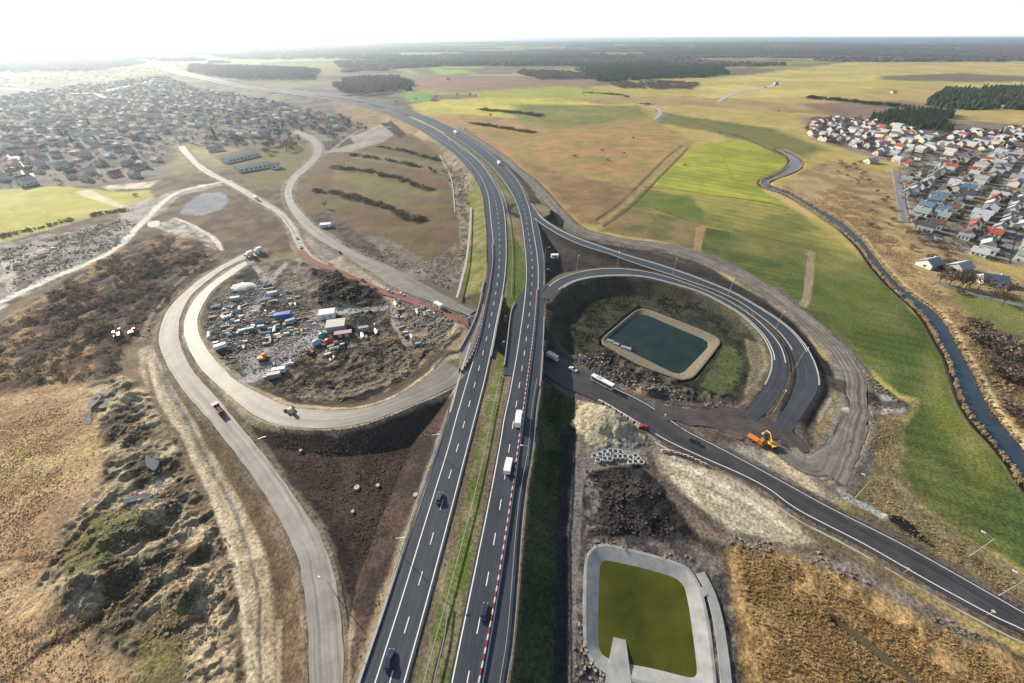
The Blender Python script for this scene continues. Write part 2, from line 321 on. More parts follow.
# broad meadows on the right
reg([(395,108),(700,76),(1300,76),(1500,300),(1100,760),(850,520),(700,300),(560,220),(520,170)], (.36,.30,.085), (.42,.31,.12), .2, 0, 12, 8, 60)
reg([(500,160),(430,118),(560,104),(640,112),(695,142),(648,188),(615,228),(580,222),(545,185)], (.36,.22,.10), (.27,.21,.075), .25, 0, 6, 4, 25)
reg([(545,185),(520,160),(560,172),(640,190),(615,228),(580,222)], (.20,.13,.07), (.26,.17,.08), .25, 0, 6, 8, 20)
reg([(395,106),(440,100),(512,96),(640,104),(650,120),(560,112),(512,118),(440,112)], (.48,.41,.08), (.36,.35,.07), .1, 0, 8, 8, 60)
reg([(380,92),(420,92),(440,101),(398,103)], (.14,.26,.04), None, .1, 0, 5, 5)
reg([(430,69),(465,70),(475,73),(440,75)], (.22,.34,.06), None, .1, 0, 5, 20)
reg([(410,74),(600,78),(590,90),(450,92),(410,86)], (.25,.16,.10), (.20,.14,.09), .1, 0, 20, 15, 100)
reg([(470,92),(560,86),(620,92),(600,98),(480,98)], (.30,.30,.06), None, .1, 0, 15, 10)
reg([(515,104),(640,106),(655,118),(560,128),(515,122)], (.17,.17,.05), (.22,.20,.06), .1, 0, 10, 20, 60)
reg([(665,113),(770,128),(830,150),(800,158),(720,134),(655,122)], (.13,.15,.045), (.16,.15,.05), .1, 0, 10, 15, 60)
reg([(560,98),(700,96),(840,108),(860,118),(700,106),(600,104)], (.29,.19,.09), (.33,.25,.10), .1, 0, 15, 20, 80)
reg([(690,82),(850,62),(1100,62),(1100,88),(900,86),(780,98),(700,98)], (.52,.43,.14), (.40,.34,.10), .1, 0, 30, 40, 150)
reg([(880,76),(960,73),(1060,78),(1060,82),(960,82),(880,80)], (.16,.13,.08), None, .1, 0, 20, 20)
reg([(800,104),(900,100),(960,108),(900,118),(830,116)], (.24,.16,.11), (.19,.13,.09), .1, 0, 10, 15, 50)
# bright field & green fields
reg([(691,147),(740,138),(775,150),(795,162),(790,168),(762,180),(757,184),(765,192),(790,206),(760,206),(647,187)], (.30,.31,.045), (.24,.27,.04), .1, 0, 1.5, 2, 40, stripe=(.9, 16, .12))
reg([(645,188),(790,207),(830,235),(872,267),(775,240),(703,226),(690,222),(618,208)], (.26,.23,.065), (.17,.18,.045), .1, 0, 3, 5, 30, stripe=(.9, 12, .1))
reg([(636,192),(690,196),(704,212),(700,224),(650,207),(628,208)], (.10,.14,.03), (.14,.16,.04), .1, 0, 3, 4, 20)
reg([(622,207),(700,222),(697,250),(650,240),(600,231)], (.20,.155,.07), (.13,.12,.05), .2, 0, 4, 3, 15)
reg([(705,227),(780,240),(872,268),(893,292),(926,325),(940,343),(955,385),(970,422),(993,448),(1013,473),(1060,530),(1060,600),(1010,560),(960,535),(915,500),(902,470),(902,430),(918,398),(900,394),(864,363),(824,329),(784,297),(736,267),(698,252)], (.062,.095,.024), (.115,.13,.04), .12, 0, 1.5, 2, 22, stripe=(1.1, 7, .12))
reg([(808,262),(870,262),(893,300),(850,330),(815,300)], (.15,.16,.045), (.10,.13,.03), .1, 0, 6, 14, 18)
reg([(735,232),(800,242),(850,258),(845,275),(790,262),(735,250)], (.19,.18,.06), (.13,.15,.04), .1, 0, 6, 10, 18)
reg([(930,350),(955,400),(1000,480),(980,490),(930,420)], (.19,.18,.06), (.13,.15,.03), .1, 0, 5, 8, 12)
# river east bank, village ground
reg([(800,172),(830,160),(900,175),(905,230),(1000,270),(1150,330),(1200,480),(1100,500),(1024,440),(995,410),(978,375),(955,338),(930,305),(880,262),(845,225),(813,205),(780,190)], (.36,.27,.13), (.24,.17,.09), .35, 0, 3, 4, 14)
reg([(900,168),(935,150),(1024,140),(1300,150),(1300,300),(1024,268),(930,245),(903,222)], (.17,.14,.10), (.22,.20,.17), .3, 0, 4, 5, 12)
reg([(800,118),(870,115),(1024,125),(1200,125),(1024,145),(930,160),(880,160),(815,140)], (.17,.135,.11), (.22,.19,.16), .3, 0, 8, 10, 20)
reg([(945,286),(1024,300),(1200,330),(1200,370),(1024,335),(975,325)], (.15,.17,.045), (.20,.19,.07), .15, 0, 3, 4, 12)
reg([(960,345),(1000,330),(1100,345),(1100,460),(1024,430),(985,385)], (.10,.075,.055), (.20,.15,.07), .5, 0, 3, 4, 8)
reg([(890,170),(900,172),(906,205),(910,215),(902,212),(896,195)], (.33,.27,.20), None, .1, 0, 1, 1)
reg([(842,392),(868,400),(900,402),(918,398),(903,425),(905,470),(925,510),(1010,565),(1060,600),(1060,640),(1000,596),(880,528),(845,506),(860,470),(868,430)], (.23,.19,.10), (.14,.12,.06), .5, 0, 2, 2, 6)
reg([(880,515),(900,516),(925,540),(930,548),(905,536)], BLK, None, .5, .6, 1.2, .6)
# left side
reg([(-900,60),(150,60),(400,90),(420,118),(340,140),(250,150),(180,145),(170,175),(60,190),(-900,260)], (.075,.06,.05), (.17,.145,.12), .2, 0, 10, 10, 30)
reg([(-900,60),(190,62),(400,70),(420,90),(300,88),(150,85),(-900,110)], (.20,.16,.09), (.09,.075,.05), .2, 0, 20, 30, 150)
reg([(330,100),(400,118),(425,133),(400,140),(340,118)], (.27,.20,.11), (.20,.14,.09), .3, 0, 4, 4, 20)
reg([(60,188),(180,175),(300,160),(330,190),(300,250),(250,262),(150,250),(100,240),(-200,300),(-200,240)], (.17,.115,.075), (.09,.065,.048), .4, 0, 3, 3, 12)
reg([(215,155),(300,140),(316,150),(300,168),(285,190),(250,188)], (.15,.12,.055), (.12,.12,.04), .2, 0, 3, 4, 15)
reg([(-400,193),(0,190),(60,186),(120,192),(150,190),(154,200),(128,207),(60,225),(0,244),(-400,330)], (.37,.36,.06), (.42,.38,.10), .1, 0, 2, 3, 30)
reg([(72,192),(90,190),(128,207),(122,209)], (.55,.50,.36), None, .1, 0, 1, 1)
reg([(100,186),(160,180),(150,188),(110,190)], (.55,.50,.42), (.3,.25,.2), .1, 0, 3, 1, 8)
reg([(-300,290),(0,245),(60,232),(110,222),(140,212),(150,220),(135,236),(110,252),(60,276),(0,312),(-300,420)], (.32,.30,.27), (.11,.09,.075), .8, 0, 3, 2, 7, .5)
reg([(118,212),(150,200),(175,190),(228,180),(226,184),(180,196),(160,214),(135,230),(120,234)], (.40,.37,.32), (.26,.23,.19), .5, 0, 2, 1.5, 6)
reg([(187,203),(203,193),(222,192),(230,199),(222,209),(200,216),(180,214)], (.20,.22,.25), (.24,.26,.29), .05, 0, 2, 1, 8)
reg([(150,226),(175,218),(200,232),(222,245),(216,250),(190,240)], (.48,.46,.40), (.24,.20,.15), .6, 0, 2, 1, 5)
reg([(-300,440),(0,318),(60,282),(105,256),(135,238),(170,232),(205,245),(222,262),(190,286),(165,312),(158,325),(120,350),(60,390),(0,400),(-300,600)], (.085,.052,.042), (.32,.21,.11), .9, .2, 5, 3, 9, .55)
reg([(100,300),(150,270),(200,255),(215,265),(180,290),(160,315),(130,345),(105,385),(90,350)], (.030,.022,.02), (.08,.055,.042), .7, 0, 4, 3, 7)
reg([(-900,600),(-300,500),(0,395),(60,388),(95,385),(105,420),(120,470),(60,520),(38,590),(80,640),(180,700),(200,800),(-900,900)], (.44,.31,.175), (.33,.215,.12), .4, 0, 5, 5, 10)
reg([(-20,455),(60,455),(120,420),(125,440),(60,480),(-20,500)], (.48,.38,.17), (.36,.26,.13), .5, 0, 6, 6, 9)
reg([(88,388),(125,375),(150,390),(160,420),(190,470),(225,540),(245,600),(250,683),(250,800),(190,800),(160,683),(80,620),(38,590),(50,530),(110,480),(100,430)], (.46,.37,.235), (.10,.078,.05), 1.2, .3, 4, 3, 7)
reg([(95,520),(140,500),(150,530),(110,570),(75,590),(60,575)], (.13,.145,.05), (.2,.17,.1), 1.2, .6, 3, 3, 6)
reg([(140,620),(175,600),(190,640),(190,700),(130,683)], (.19,.17,.055), (.15,.12,.07), .6, .2, 3, 3, 6)
# strips beside the outer loop road
reg([(138,350),(150,345),(156,352),(176,385),(205,425),(232,470),(252,510),(270,560),(277,620),(277,800),(248,800),(246,640),(232,560),(205,490),(165,410),(142,375)], (.42,.35,.24), (.30,.24,.16), .25, .1, 1.2, 1, 5)
reg([(152,340),(160,360),(190,402),(235,458),(274,515),(294,552),(303,590),(306,640),(307,800),(282,800),(280,640),(268,570),(245,510),(210,450),(175,390),(155,352)], (.10,.068,.045), (.14,.10,.06), .2, 0, 1.2, .8, 5)
reg([(283,620),(282,800),(276,800),(277,620)], (.33,.26,.17), None, .2, 0, .6, .6)
reg([(155,356),(154,366),(200,451),(237,520),(260,600),(264,800),(266.5,800),(262.5,600),(240,517),(203,449)], (.21,.21,.20), (.14,.12,.09), .1, -.4, .8, .6, 5)
# red-brown earth between the loops and the motorway
reg([(244,424),(290,432),(340,433),(380,424),(440,398),(460,385),(440,450),(418,512),(385,600),(358,690),(340,800),(345,690),(342,620),(330,560),(306,508),(270,458)], (.036,.025,.022), (.062,.042,.034), .25, .1, 2, 1.5, 7)
reg([(183,352),(192,372),(228,408),(262,448),(270,440),(250,418),(215,388),(192,358),(185,330)], (.075,.055,.045), None, .2, 0, .6, .6)
# the builders' yard inside the left loop
reg([(205,345),(200,320),(207,300),(240,272),(275,262),(310,262),(380,292),(440,300),(470,322),(455,352),(425,382),(390,400),(330,410),(285,404),(240,382)], (.022,.018,.016), (.17,.14,.11), .7, 0, 2, 2, 5, .57)
reg([(300,268),(345,275),(385,292),(375,312),(330,315),(290,300),(288,280)], (.012,.010,.010), (.028,.022,.02), 1.2, .6, 3, 2, 6)
reg([(235,355),(270,345),(330,320),(345,325),(310,350),(275,375),(248,385)], (.33,.33,.34), (.24,.24,.25), .1, 0, 2, 2, 4)
reg([(300,352),(380,330),(430,345),(430,365),(390,392),(330,402),(270,390)], (.022,.018,.015), (.21,.165,.11), .9, 0, 2, 2, 4, .53)
reg([(385,300),(440,308),(462,328),(440,345),(415,345),(395,325)], (.34,.28,.19), (.13,.11,.085), .9, .2, 2, 2, 5)
reg([(310,310),(385,306),(385,310),(318,316)], (.36,.34,.32), None, .1, 0, .8, .8)
reg([(388,295),(396,296),(400,320),(412,345),(404,345),(393,325)], (.36,.31,.25), None, .1, 0, .8, .8)
reg([(262,275),(290,262),(300,258),(302,262),(285,272),(270,292),(262,300)], (.34,.31,.27), None, .2, 0, 1, 1)
# earthworks along the lower road west of the bridge
reg([(285,225),(300,232),(330,245),(370,262),(402,275),(425,288),(470,314),(470,322),(400,297),(330,270),(300,256)], (.38,.33,.23), (.26,.23,.17), .35, 0, 1.5, 1.5, 5)
reg([(312,240),(335,243),(345,255),(325,260),(312,250)], (.20,.19,.17), None, .4, .5, 2, 1.5)
reg([(268,255),(300,262),(320,280),(318,310),(290,300),(262,270)], (.06,.048,.04), (.22,.18,.14), .4, 0, 2, 2, 5)
# brown field enclosed by the access road
reg([(298,190),(312,168),(330,152),(372,136),(410,134),(438,148),(452,175),(460,215),(462,262),(448,292),(420,282),(384,262),(340,240),(303,215)], (.135,.088,.055), (.14,.115,.052), .3, 0, 2, 2, 30, .55)
reg([(350,150),(440,163),(448,175),(350,158)], (.17,.155,.06), (.16,.12,.07), .15, 0, 3, 3, 20)
reg([(335,170),(440,190),(445,205),(420,215),(330,188)], (.165,.15,.055), (.16,.11,.07), .15, 0, 3, 4, 20)
reg([(335,240),(380,235),(430,262),(455,245),(462,275),(448,294),(420,283),(384,263)], (.15,.125,.10), (.20,.18,.15), .4, 0, 3, 2, 5)
reg([(303,215),(325,212),(345,222),(380,250),(384,262),(340,240)], (.06,.05,.045), (.12,.09,.07), .4, 0, 2, 2, 5)
reg([(350,138),(383,124),(398,132),(385,142),(352,152),(325,153)], (.33,.29,.24), (.27,.24,.2), .4, .8, 2, 2, 8)
reg([(380,124),(392,122),(406,135),(398,138)], DRK, None, .5, 1.5, 2, 2)
reg([(322,142),(350,138),(355,144),(325,152)], (.05,.04,.04), None, .5, .8, 2, 2)
reg([(443,165),(456,160),(470,185),(473,215),(470,250),(462,290),(448,294),(458,262),(460,225),(452,190)], (.30,.24,.17), (.13,.11,.10), .5, 0, 1.5, 1.5, 5)
reg([(464,200),(478,180),(486,200),(488,262),(482,300),(475,312),(458,300),(468,258),(472,210)], (.105,.115,.03), (.17,.15,.06), .15, None, 1, 1, 6)
# right side of the motorway
reg([(533,212),(545,228),(566,241),(610,256),(660,274),(640,272),(594,268),(572,272),(548,284),(543,260)], (.042,.035,.034), (.065,.05,.045), .25, None, 1, 1, 6)
reg([(566,216),(590,235),(650,247),(700,262),(748,290),(770,300),(800,330),(830,365),(838,378),(820,372),(808,345),(780,315),(735,288),(680,268),(610,247),(560,226)], (.085,.07,.058), (.05,.042,.038), .4, 0, 1.5, 1.5, 6)
reg([(545,262),(570,262),(600,258),(560,222),(545,212),(600,240),(660,256),(710,272),(760,297),(800,325),(824,360),(826,392),(812,420),(795,446),(745,436),(728,420),(748,398),(768,372),(762,345),(735,318),(700,298),(640,283),(590,283),(562,296),(552,318),(545,318)], (.030,.026,.026), (.05,.042,.038), .2, None, 1, .8, 6)
reg([(752,296),(790,320),(820,355),(838,372),(835,382),(820,378),(808,350),(780,318)], (.012,.010,.012), (.022,.019,.02), .3, 0, 1, 1, 6)
reg([(548,330),(556,302),(575,288),(610,281),(650,284),(700,298),(745,325),(765,350),(765,372),(750,398),(735,418),(700,410),(640,388),(590,370),(548,350)], (.030,.034,.022), (.055,.055,.036), .3, -.5, 2, 2, 6)
reg([(700,385),(712,370),(725,345),(735,345),(745,360),(738,385),(720,392)], (.075,.10,.035), (.10,.11,.05), .1, -.5, 1, 1, 5)
reg([(570,355),(610,348),(680,380),(700,388),(730,392),(738,402),(722,418),(690,408),(640,392),(600,378)], (.10,.085,.066), (.020,.018,.018), 1.0, -.1, 2, 1.5, 4)
reg([(640,385),(665,388),(678,402),(668,410),(645,396)], (.40,.34,.24), (.30,.25,.18), .6, .4, 1.5, 1, 4)
reg([(745,338),(752,365),(745,395),(752,398),(768,375),(768,348)], (.17,.145,.10), None, .3, 0, 1, 1)
reg([(722,415),(750,400),(757,404),(740,425),(728,428)], (.46,.40,.27), (.36,.31,.22), .4, .3, 1, 1, 4)
reg([(640,396),(700,404),(740,420),(790,436),(815,462),(850,480),(848,498),(838,505),(760,470),(700,438),(660,415)], (.27,.23,.18), (.10,.085,.07), .4, 0, 1.5, 1.5, 5)
reg([(700,410),(725,418),(770,428),(790,436),(782,446),(745,434),(700,428),(684,424)], (.075,.062,.06), (.12,.10,.09), .1, 0, 2, 1.5, 5)
reg([(712,425),(735,430),(775,455),(830,492),(820,500),(760,468),(712,440)], (.36,.34,.31), (.24,.21,.17), .4, 0, 1.5, 1.5, 4)
reg([(768,446),(800,458),(826,480),(828,498),(800,485),(770,465)], (.44,.37,.25), (.34,.28,.20), .3, 0, 1.5, 1, 4)
reg([(816,378),(838,385),(850,396),(848,410),(850,422),(840,436),(815,456),(800,454),(785,440),(808,408),(819,390)], (.16,.14,.075), (.23,.18,.10), .4, 0, 1, 1, 4)
reg([(818,390),(824,394),(812,416),(798,444),(788,442),(796,424),(806,408)], (.30,.32,.30), (.25,.27,.26), .15, .25, .6, .6, 3)
reg([(825,400),(832,398),(832,404),(820,423),(816,420)], (.38,.34,.26), None, .2, .2, .6, .6)
reg([(838,355),(856,362),(880,385),(908,408),(900,415),(868,410),(850,398)], (.27,.26,.24), (.40,.37,.32), .5, .2, 1.5, 1.5, 4)
reg([(700,258),(745,278),(790,303),(830,340),(860,370),(905,402),(908,410),(880,390),(850,360),(800,312),(750,280)], (.14,.12,.09), (.08,.07,.05), .5, .3, 1.5, 1, 3)
# south-east quadrant
reg([(546,378),(562,388),(600,402),(640,425),(668,452),(730,500),(800,540),(850,560),(900,600),(1024,655),(1200,720),(1200,900),(520,900),(524,640),(532,520),(540,430)], (.13,.10,.08), (.06,.05,.045), .5, 0, 2, 1.5, 6)
reg([(542,385),(560,395),(578,408),(570,440),(563,480),(558,560),(553,683),(550,800),(505,800),(514,683),(524,560),(536,450)], (.038,.055,.022), (.055,.07,.03), .3, None, 1.5, 1, 5)
reg([(560,440),(577,410),(580,425),(572,470),(567,520),(562,683),(560,800),(548,800),(552,683),(556,560)], (.045,.038,.036), (.03,.028,.03), .3, -.5, 1, 1, 5)
reg([(573,468),(586,462),(584,520),(578,600),(580,683),(580,800),(562,800),(562,683),(566,560)], (.10,.095,.09), (.07,.065,.06), .2, 0, 1, 1, 4)
reg([(574,450),(578,432),(640,440),(672,448),(680,470),(640,468),(600,478),(578,475)], (.22,.19,.15), (.16,.14,.11), .3, 0, 1.5, 1, 4)
reg([(586,470),(640,466),(668,490),(690,520),(700,540),(660,545),(590,540),(582,500)], (.012,.011,.012), (.032,.029,.028), .8, .2, 2, 1.2, 4)
reg([(586,478),(605,480),(600,530),(586,530)], (.17,.16,.15), (.05,.045,.045), .5, .3, 2, 1, 3)
reg([(660,455),(690,458),(725,468),(770,500),(815,540),(790,545),(735,530),(700,510),(672,480)], (.44,.39,.29), (.33,.28,.20), .3, .2, 2, 1.5, 5)
reg([(655,458),(672,480),(700,510),(740,535),(820,552),(850,570),(800,556),(735,548),(700,535),(668,495)], (.20,.155,.115), (.14,.11,.09), .3, 0, 1.5, 1.5, 4)
reg([(582,540),(640,535),(700,548),(725,560),(735,600),(735,683),(740,800),(720,800),(715,683),(705,600),(690,570),(610,546),(592,552),(585,600),(588,660),(570,683),(575,600)], (.17,.145,.125), (.065,.058,.055), .5, .1, 1.5, 1.2, 4)
reg([(583,655),(615,672),(640,690),(640,800),(575,800),(576,683)], (.06,.055,.06), (.2,.19,.18), .6, 0, 1.5, 1, 3)
reg([(728,545),(800,555),(850,572),(940,620),(1024,662),(1300,760),(1300,900),(735,900),(738,683),(732,610)], (.38,.25,.11), (.20,.14,.06), .6, .1, 3, 2, 6, .5)
reg([(800,556),(850,562),(900,592),(960,625),(1000,645),(960,640),(890,600),(830,572)], (.23,.20,.17), (.15,.12,.10), .5, .2, 2, 1.5, 4)
reg([(833,616),(846,622),(872,640),(905,668),(930,690),(925,695),(890,668),(855,642),(832,622)], (.05,.045,.03), None, .1, -1.2, .6, .8)
# median
reg([(530,265),(527,230),(517,205),(505,186),(483,161),(456,142),(436,131),(450,134.5),(470,146),(498,171),(515,196),(522,212),(526,240),(527,262),(526,285),(515,305),(505,320),(508,270),(505,232),(500,200),(480,168)], (.07,.10,.022), (.11,.12,.035), .05, None, .3, .4, 4, z=7)
reg([(499,345),(505,345),(505,380),(500,405),(490,450),(462,620),(445,720),(395,760),(430,640),(455,550),(472,470),(486,400)], (.10,.13,.03), (.19,.17,.09), .08, None, .8, .8, 5, z=7)
MOUNDS = [((611,412),16,4.5,SND),((600,425),12,3.0,(.33,.29,.2)),((628,428),10,2.2,(.30,.27,.2)),((650,394),8,3.0,(.40,.33,.22)),((645,437),5,1.5,SND),
 ((110,550),16,3.5,None),((150,520),12,3,None),((85,590),14,3.5,None),((170,560),9,3,None),((130,400),8,2.5,None),((325,290),10,4,None),((350,295),8,3,None),((190,600),8,2.2,None),((60,310),16,3,None),((100,330),14,3,None),((150,270),16,2.5,None)]
WATERS = [] # (world polygon, depth) carved into the ground
def formask(x, y):
    r = np.hypot(x, y); b = np.interp(r, [0, 1600, 2600, 4200, 7000, 40000], [-.5, -.22, -.07, .03, .06, .08]) - .14*sst(x/np.maximum(r, 1), .35, .6)*(1-sst(r, 3300, 4200))
    return sst(.6*fbm(x, y, 900, 4, 201)+.4*fbm(x*.35, y, 500, 3, 205)+b, .49, .53)
def base_col(x, y):
    r = np.hypot(x, y)
    # patchwork of far fields
    a = .35; u = x*cos(a)+y*sin(a); v = -x*sin(a)+y*cos(a)
    s = 260+0*u; wob = (vnoise(u/700, v/700, 3)-.5)*500
    cu = np.floor((u+wob)/520); cv = np.floor((v+wob*.6)/260+cu*.37)
    hsh = vnoise(cu*7.31+.5, cv*3.77+.5, 11)
    pal = np.array([(.30,.24,.12),(.20,.19,.06),(.16,.12,.085),(.24,.25,.06),(.34,.29,.13),(.12,.13,.06)])
    k = np.clip((hsh*6.99-.5), 0, 5).astype(int)
    t = sst(fbm(x, y, 14, 5, 13), .4, .6)[:, None]; near = np.array((.15,.115,.075))*(1-t)+np.array((.21,.165,.10))*t
    k2 = sst(r, 600, 900)[:, None]
    fm = formask(x, y)[:, None]
    return near*(1-k2)+(pal[k]*(1-fm)+np.array((.035,.045,.028))*fm)*k2
def terrain(x, y, paint=True):
    n = len(x); nb = fbm(x, y, 9, 5, 1)-.5; nm = fbm(x, y, 45, 3, 21)-.5
    col = base_col(x, y); amp = np.full(n, .3); dz = np.zeros(n); rel = np.ones(n)
    wx = fbm(x, y, 14, 4, 31)-.5; wy = fbm(x, y, 14, 4, 41)-.5
    noises = {}
    for g in REG:
        P = np.array(g['P']); m = 20+g['warp']
        q = np.where((x > P[:, 0].min()-m) & (x < P[:, 0].max()+m) & (y > P[:, 1].min()-m) & (y < P[:, 1].max()+m))[0]
        if not len(q): continue
        wp = g['warp']*2.4
        d = poly_sd(x[q]+wx[q]*wp, y[q]+wy[q]*wp, g['P'])
        k = 1-sst(d, -g['soft'], g['soft'])
        if g['c1'] is not g['c2']:
            if g['ns'] not in noises: noises[g['ns']] = fbm(x, y, g['ns'], 5, 50+int(g['ns']))
            t = sst(noises[g['ns']][q], g['cut']-.13, g['cut']+.13)[:, None]
            c = np.array(g['c1'])*(1-t)+np.array(g['c2'])*t
        else: c = np.array(g['c1'])[None, :]
        if g['stripe']:
            a_, per, st = g['stripe']; u = (x[q]*cos(a_)+y[q]*sin(a_)+wx[q]*2)/per
            c = c*(1+st*np.sin(2*pi*u)+st*1.6*(vnoise(u*1.0, (y[q]*cos(a_)-x[q]*sin(a_))/120, 7)-.5))[:, None]
        col[q] = col[q]*(1-k[:, None])+c*k[:, None]
        if g['amp'] is not None: amp[q] = amp[q]*(1-k)+g['amp']*k
        if g['dz'] is not None: dz[q] = dz[q]*(1-k)+g['dz']*k
    far = np.hypot(x, y)
    rg = 1-np.abs(2*fbm(x+wx*8, y+wy*8, 11, 4, 133)-1); rg = rg*rg-.55
    h = dz + amp*(nb*2.0 + rg*2.4*sst(amp, .45, 1.2) + (fbm(x, y, 2.2, 3, 77)-.5)*.7) + nm*.5*np.minimum(1, amp*2)
    # far hills
    h = h + sst(far, 3500, 12000)*60*fbm(x, y, 2600, 3, 91) + sst(far, 12000, 30000)*55*fbm(x, y, 5200, 3, 95)
    for (p, rad, ht, c) in MOUNDS:
        mx, my = W(*p); q = np.where((abs(x-mx) < rad*1.6) & (abs(y-my) < rad*1.6))[0]
        if len(q):
            ang = (fbm(x[q], y[q], rad*.5, 4, 61)-.5)
            d = np.hypot(x[q]-mx, (y[q]-my))/rad + ang*.7
            k = np.clip(1-d, 0, 1); h[q] += ht*k**.8*(1+.5*ang)
            if c is not None:
                s = sst(k, 0.02, .12)[:, None]; t = (.85+.5*(fbm(x[q], y[q], 3, 3, 62)))[:, None]
                col[q] = col[q]*(1-s)+np.array(c)*s*t
    for P, dep, bw in WATERS:
        P_ = np.array(P); q = np.where((x > P_[:, 0].min()-12) & (x < P_[:, 0].max()+12) & (y > P_[:, 1].min()-12) & (y < P_[:, 1].max()+12))[0]
        if len(q):
            d = poly_sd(x[q], y[q], P)
            k = 1-sst(d, -bw*.3, bw); h[q] = h[q]*(1-k)+dep*k
    for i, (r, slope, sidec) in enumerate(GRT):
        d, zr = rib_dist(x, y, r)
        q = np.where(d < 30)[0]
        dq = d[q]; zq = zr[q]; hq = h[q]
        emb = zq-.08-np.maximum(0, dq-1.0)/slope + (nb[q]*.5)*sst(dq, 1.5, 5)
        out = np.where(zq > 1.3, np.maximum(emb, hq*sst(dq, .5, 6)+(zq-.1)*0), hq)
        flat = sst(dq, .8, 5.0); out = np.where(zq > 1.3, np.where(dq < 1.2, zq-.08, out), (zq-.06)*(1-flat)+hq*flat)
        out = np.where(dq < 0, np.where(dq < -.5, np.minimum(zq-.35, 99), zq-.08), out)
        hi = hq > out
        if zq.size and sidec is not None:
            s = (sst(emb-hq, 0.1, .8)*sst(zq, 2, 3)*sst(dq, -.5, .5))[:, None]*.85
            t = (.6+.8*fbm(x[q], y[q], 6, 4, 70+i))[:, None]
            col[q] = col[q]*(1-s)+np.array(sidec)*s*t
        if i in VERGE:
            vc, vw = VERGE[i]; s = (1-sst(dq+(wx[q]+wy[q])*3.5, vw*.45, vw))[:, None]*(dq > -.6)[:, None]; t = (.45+1.1*fbm(x[q], y[q], 5, 4, 170+i))[:, None]
            col[q] = col[q]*(1-s)+np.array(vc)*s*t
        keep = (dq > 1.2) & (zq > 1.3)
        h[q] = np.where(keep, np.maximum(hq, emb), out)
        # another road's surface keeps priority inside its own ribbon
    for (r, slope, sidec) in GRT[1:5]+GRT[6:11]:
        d, zr = rib_dist(x, y, r, 12)
        q = np.where((d < 1.5) & (h > zr-.3))[0]; h[q] = np.where(d[q] < 0, zr[q]-.3, zr[q]-.06)
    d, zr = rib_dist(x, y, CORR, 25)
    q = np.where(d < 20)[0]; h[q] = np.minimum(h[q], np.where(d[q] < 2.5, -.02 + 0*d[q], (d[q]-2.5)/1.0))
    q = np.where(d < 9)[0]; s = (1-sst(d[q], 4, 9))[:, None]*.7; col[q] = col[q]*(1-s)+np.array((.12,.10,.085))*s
    # wheel tracks
    if paint:
        for P, c, hw in TRACKS:
            rr = rib_center(P, hw, 0.0); d, _ = rib_dist(x, y, rr, 3)
            q = np.where(d < 1.5)[0]
            if len(q):
                k = (1-sst(d[q]+wx[q]*2, -.4, .9))[:, None]
                t = (.75+.5*fbm(x[q], y[q], 4, 4, 83))[:, None]
                col[q] = col[q]*(1-k)+np.array(c)*k*t
                h[q] -= .1*k[:, 0]*(amp[q] > .05)
    return h, col, amp
